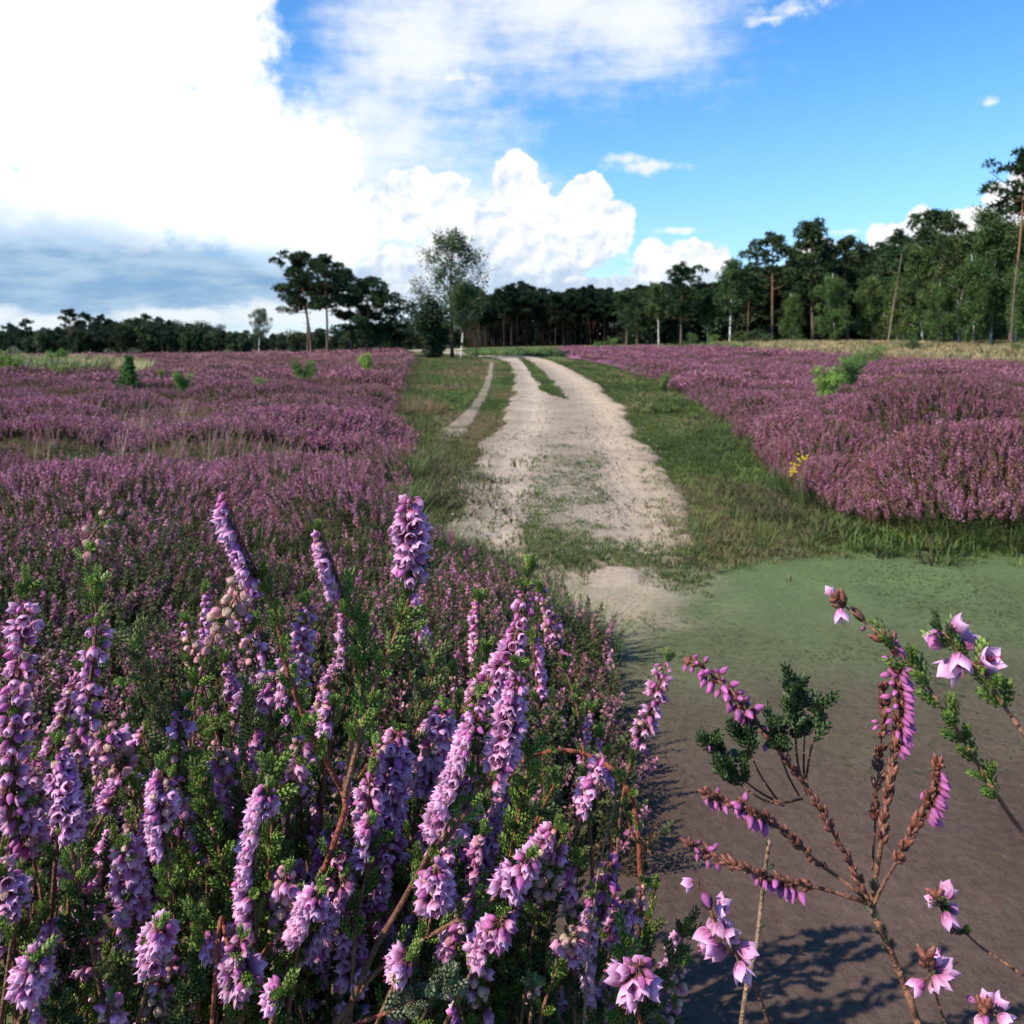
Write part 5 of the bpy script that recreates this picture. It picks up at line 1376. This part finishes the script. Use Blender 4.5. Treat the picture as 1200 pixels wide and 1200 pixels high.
S('sprig with a large lilac flower cluster and dark buds at the bottom edge centre', [
    Axis([(748, 1124), (744, 1150), (746, 1178), (752, 1206)], .74, .02, (1.2, 2.4), 'red', [(0, 20, ('bud',), 30, 7, 0), (22, 74, ('star', 'open'), 40, 4, 0)], [], True, tip=False)], None)
S('green budded shoot low beside the cream flowers', [Axis([(626, 1150), (624, 1170), (620, 1206)], .82, .02, (1, 2), 'brown', [(0, 50, ('cream',), 16, 4, 0)], [(0, 50, 6, 14, 'olive', .9)], True)], None)

# the rest of the bush: many sprigs standing behind and between
r = np.random.default_rng(77)
fill = []
for i in range(215):
    u = r.uniform() ** .7; px = -40 + 760 * r.uniform(); top = 700 + 60 * math.sin(px * .013) + 420 * u
    if px > 560: top = max(top, 860 + (px - 560) * 1.3 + r.uniform(0, 120))
    Y = r.uniform(.96, 1.6) - .22 * u
    ln = r.uniform(120, 330); sx = r.uniform(-120, 120)
    fill.append((px, top, Y, ln, sx))
extra = [(r.uniform(-20, 700), r.uniform(860, 1120), r.uniform(.86, 1.0), r.uniform(120, 260), r.uniform(-110, 110)) for i in range(34)]
back = [(x_, y_, r.uniform(1.2, 1.6), 150, r.uniform(-70, 70)) for x_, y_ in [(690, 690), (640, 745), (560, 700), (720, 770), (225, 690), (520, 660), (672, 830), (760, 860)]]
LF = 'pink sprig of the crowded bush behind the sharper sprigs at lower left'
LG = 'green leafy sprig without flowers deep in the heather bush at lower left'
for i, (px, top, Y, ln, sx) in enumerate(fill + extra + back):
    q = i % 9 if i < len(fill) else (0, 3, 1, 4)[i % 4]; pts = [(px + sx, top), (px + sx * .7, top + ln * .4), (px + sx * .2, top + ln), (px, top + ln + 120)]
    if q < 5 and q != 2:
        sprig('heather_sprig', LF, [Axis(pts, Y, .05, (1.0, 2.4), 'brown', [(4, r.uniform(60, 150), OP if q < 2 else MIX, 27 * .85 / Y, 3.6, int(r.integers(-1, 2)))], [(90, 380, 13, 26 * .85 / Y, 'green' if q % 2 else 'dark', .9)], True, seed=i, n=36)], 'pink sprigs in the depth of the bush', individual=False)
    elif 5 <= q < 8:
        sprig('heather_sprig', LG, [Axis(pts, Y, .05, (1.0, 2.6), 'red', [], [(0, 420, 10, 27 * .9 / Y, ('green', 'dark', 'olive')[q % 3], .9)], True, seed=i, n=36)], 'leafy sprigs in the depth of the bush', individual=False)
    else:
        sprig('heather_sprig', 'faded sprig with small cream globes deep in the heather bush at lower left', [Axis(pts, Y, .05, (1.0, 2.2), 'brown', [(0, r.uniform(60, 120), CR, 27 * .85 / Y, 6, 0)], [(60, 300, 15, 22, 'green', .9)], True, seed=i, n=36)], 'faded sprigs in the depth of the bush', individual=False)

# ------------------------------------------------------------------ the separate plant on the right
RG = 'heather sprigs on the right'
BUD = ('bud',)
sprig('heather_sprig', 'reddish branching heather twig with tight pink buds fanning from one joint on the right', [
    Axis([(1045, 752), (1050, 785), (1053, 830), (1048, 880), (1040, 930), (1033, 985), (1026, 1030), (1022, 1062), (1030, 1085), (1048, 1125), (1064, 1165), (1078, 1206)], .80, .03, (1.15, 4.59), 'brown', [(8, 168, BUD, 23, 2.4, 1), (20, 150, BUD, 21, 15.8, -1)], [(0, 290, 8, 13, 'brown', 1.3), (320, 470, 9, 11, 'grey', 1.3)], True, tip='brown', n=100),
    Axis([(806, 774), (824, 782), (850, 806), (880, 838), (906, 872), (934, 908), (962, 950), (988, 996), (1008, 1034), (1020, 1060)], .82, -.02, (1.01, 2.81), 'dark', [(2, 110, BUD, 24, 4.7, 0), (110, 150, BUD, 23, 13.0, 0)], [(4, 380, 9, 12, 'brown', 1.3)], tip='brown'),
    Axis([(828, 930), (850, 938), (884, 950), (920, 975), (955, 1008), (990, 1034), (1018, 1056)], .78, .02, (1.01, 2.52), 'dark', [(0, 30, BUD, 22, 5.0, -1), (44, 108, BUD, 23, 3.0, -1)], [(0, 220, 8, 13, 'brown', 1.3)], tip='brown'),
    Axis([(806, 988), (830, 1000), (862, 1014), (900, 1026), (940, 1036), (980, 1046), (1016, 1058)], .81, -.01, (0.86, 2.52), 'dark', [(14, 60, BUD, 21, 7.9, 0), (120, 180, BUD, 23, 3.6, -1)], [(0, 210, 9, 13, 'brown', 1.3)], tip='brown'),
    Axis([(1098, 896), (1094, 918), (1084, 946), (1070, 975), (1054, 1004), (1036, 1034), (1024, 1060)], .79, .01, (1.01, 2.37), 'dark', [(8, 98, BUD, 25, 3.0, 1)], [(0, 190, 8, 13, 'brown', 1.3)], tip='brown'),
    Axis([(930, 806), (932, 830), (932, 860), (936, 900), (946, 930)], .83, -.01, (0.86, 1.63), 'dark', [], [(0, 130, 9, 27, 'dark', 1.0)], tip='dark'),
    Axis([(960, 828), (958, 850), (950, 880), (944, 916)], .80, .01, (0.86, 1.48), 'dark', [], [(0, 95, 9, 27, 'dark', 1.0)], tip='dark'),
    Axis([(830, 868), (842, 880), (862, 905), (890, 928), (916, 940), (940, 936)], .82, .0, (0.86, 1.48), 'dark', [(0, 6, BUD, 23, 3.6, 0)], [(10, 120, 8, 28, 'dark', 1.0)], tip='dark'),
    Axis([(872, 862), (880, 884), (892, 910), (910, 936)], .80, .01, (0.86, 1.48), 'dark', [], [(0, 80, 8, 27, 'dark', 1.0)], tip='dark'),
    Axis([(908, 846), (912, 872), (922, 905), (936, 932)], .815, .0, (0.86, 1.48), 'dark', [], [(0, 90, 9, 27, 'dark', 1.0)], tip='dark'),
    Axis([(846, 900), (866, 918), (892, 936), (918, 944)], .80, .01, (0.86, 1.48), 'dark', [], [(0, 80, 8, 26, 'dark', 1.0)], tip='dark'),
    Axis([(944, 850), (942, 880), (942, 912)], .84, .0, (0.86, 1.48), 'dark', [], [(0, 60, 8, 26, 'dark', 1.0)], tip='dark'),
    Axis([(1036, 806), (1034, 850), (1030, 900), (1026, 960), (1022, 1020)], .83, .0, (0.86, 1.48), 'dark', [(60, 64, BUD, 23, 5.8, -1)], [(0, 215, 9, 13, 'brown', 1.3)], tip='brown')], RG, cat='heather sprig')
sprig('heather_sprig', 'pale grey weathered twig standing behind the branching twig', [
    Axis([(902, 985), (898, 1010), (892, 1060), (886, 1110), (876, 1150), (868, 1206)], .86, .02, (2.16, 2.96), 'pale', [], [(10, 200, 26, 9, 'grey', .5)], True, tip=False)], RG, cat='twig')
sprig('heather_sprig', 'tall heather stem bending left with two open lilac bells at its tip, upper right', [
    Axis([(978, 702), (1000, 718), (1024, 738), (1050, 762), (1078, 792), (1106, 832), (1132, 872), (1156, 912), (1180, 950), (1206, 985)], .74, -.02, (1.01, 2.81), 'brown', [(0, 20, ('star',), 40, 13.9, 0), (60, 62, BUD, 23, 4.3, -1)], [(24, 100, 26, 18, 'brown', .9), (100, 330, 15, 32, 'green', 1.1)], True, tip='brown', ground=(.62, .78))], RG)
sprig('heather_sprig', 'heather stem with big drooping lilac bells at the right edge, highest of the right plants', [
    Axis([(1100, 736), (1116, 752), (1138, 775), (1160, 802), (1184, 838), (1210, 872)], .66, -.02, (1.01, 2.66), 'brown', [(0, 92, ('star', 'open'), 47, 20.8, 0), (96, 110, ('open',), 42, 16.7, 1)], [(0, 60, 12, 22, 'dark', .9), (50, 160, 15, 32, 'green', 1.1)], True, tip='dark', ground=(.66, .75))], RG)
sprig('heather_sprig', 'dark stem with wide rosy bells at the bottom, left of the branching twig', [
    Axis([(818, 1032), (830, 1062), (846, 1094), (864, 1122), (884, 1156), (904, 1206)], .72, .02, (1.15, 2.96), 'dark', [(0, 12, ('star',), 40, 11.1, 0), (52, 150, ('star', 'open', 'star'), 40, 11.8, 0)], [(60, 160, 40, 14, 'dark', .9)], True, tip=False)], RG)
sprig('heather_sprig', 'thin stem with three separate lilac bells at the right, below the fan of buds', [
    Axis([(1096, 1046), (1108, 1068), (1126, 1088), (1150, 1110), (1180, 1130), (1208, 1150)], .77, .01, (0.86, 1.92), 'brown', [(0, 44, ('star', 'open'), 36, 22.2, 0), (74, 84, ('open',), 36, 12.5, 1)], [(30, 140, 20, 18, 'dark', .9)], True, tip='brown', ground=(.66, .8))], RG)
sprig('heather_sprig', 'low sprig with hanging lilac bells in the lower right corner', [
    Axis([(1086, 1122), (1090, 1146), (1098, 1170), (1110, 1206)], .75, .01, (0.86, 1.78), 'brown', [(30, 84, ('open', 'star'), 38, 12.5, 1), (60, 84, ('open',), 38, 12.5, -1)], [(0, 40, 12, 18, 'brown', 1.0)], True, tip='brown')], RG)
sprig('heather_sprig', 'sprig of lilac bells leaning in from the lower right edge', [
    Axis([(1152, 1180), (1166, 1190), (1186, 1200), (1204, 1206)], .74, .01, (0.86, 1.78), 'brown', [(0, 44, ('open', 'star'), 36, 12.5, 0)], [(0, 40, 12, 18, 'brown', 1.0)], True, tip='brown', ground=(.5, .8)),
    ], RG)
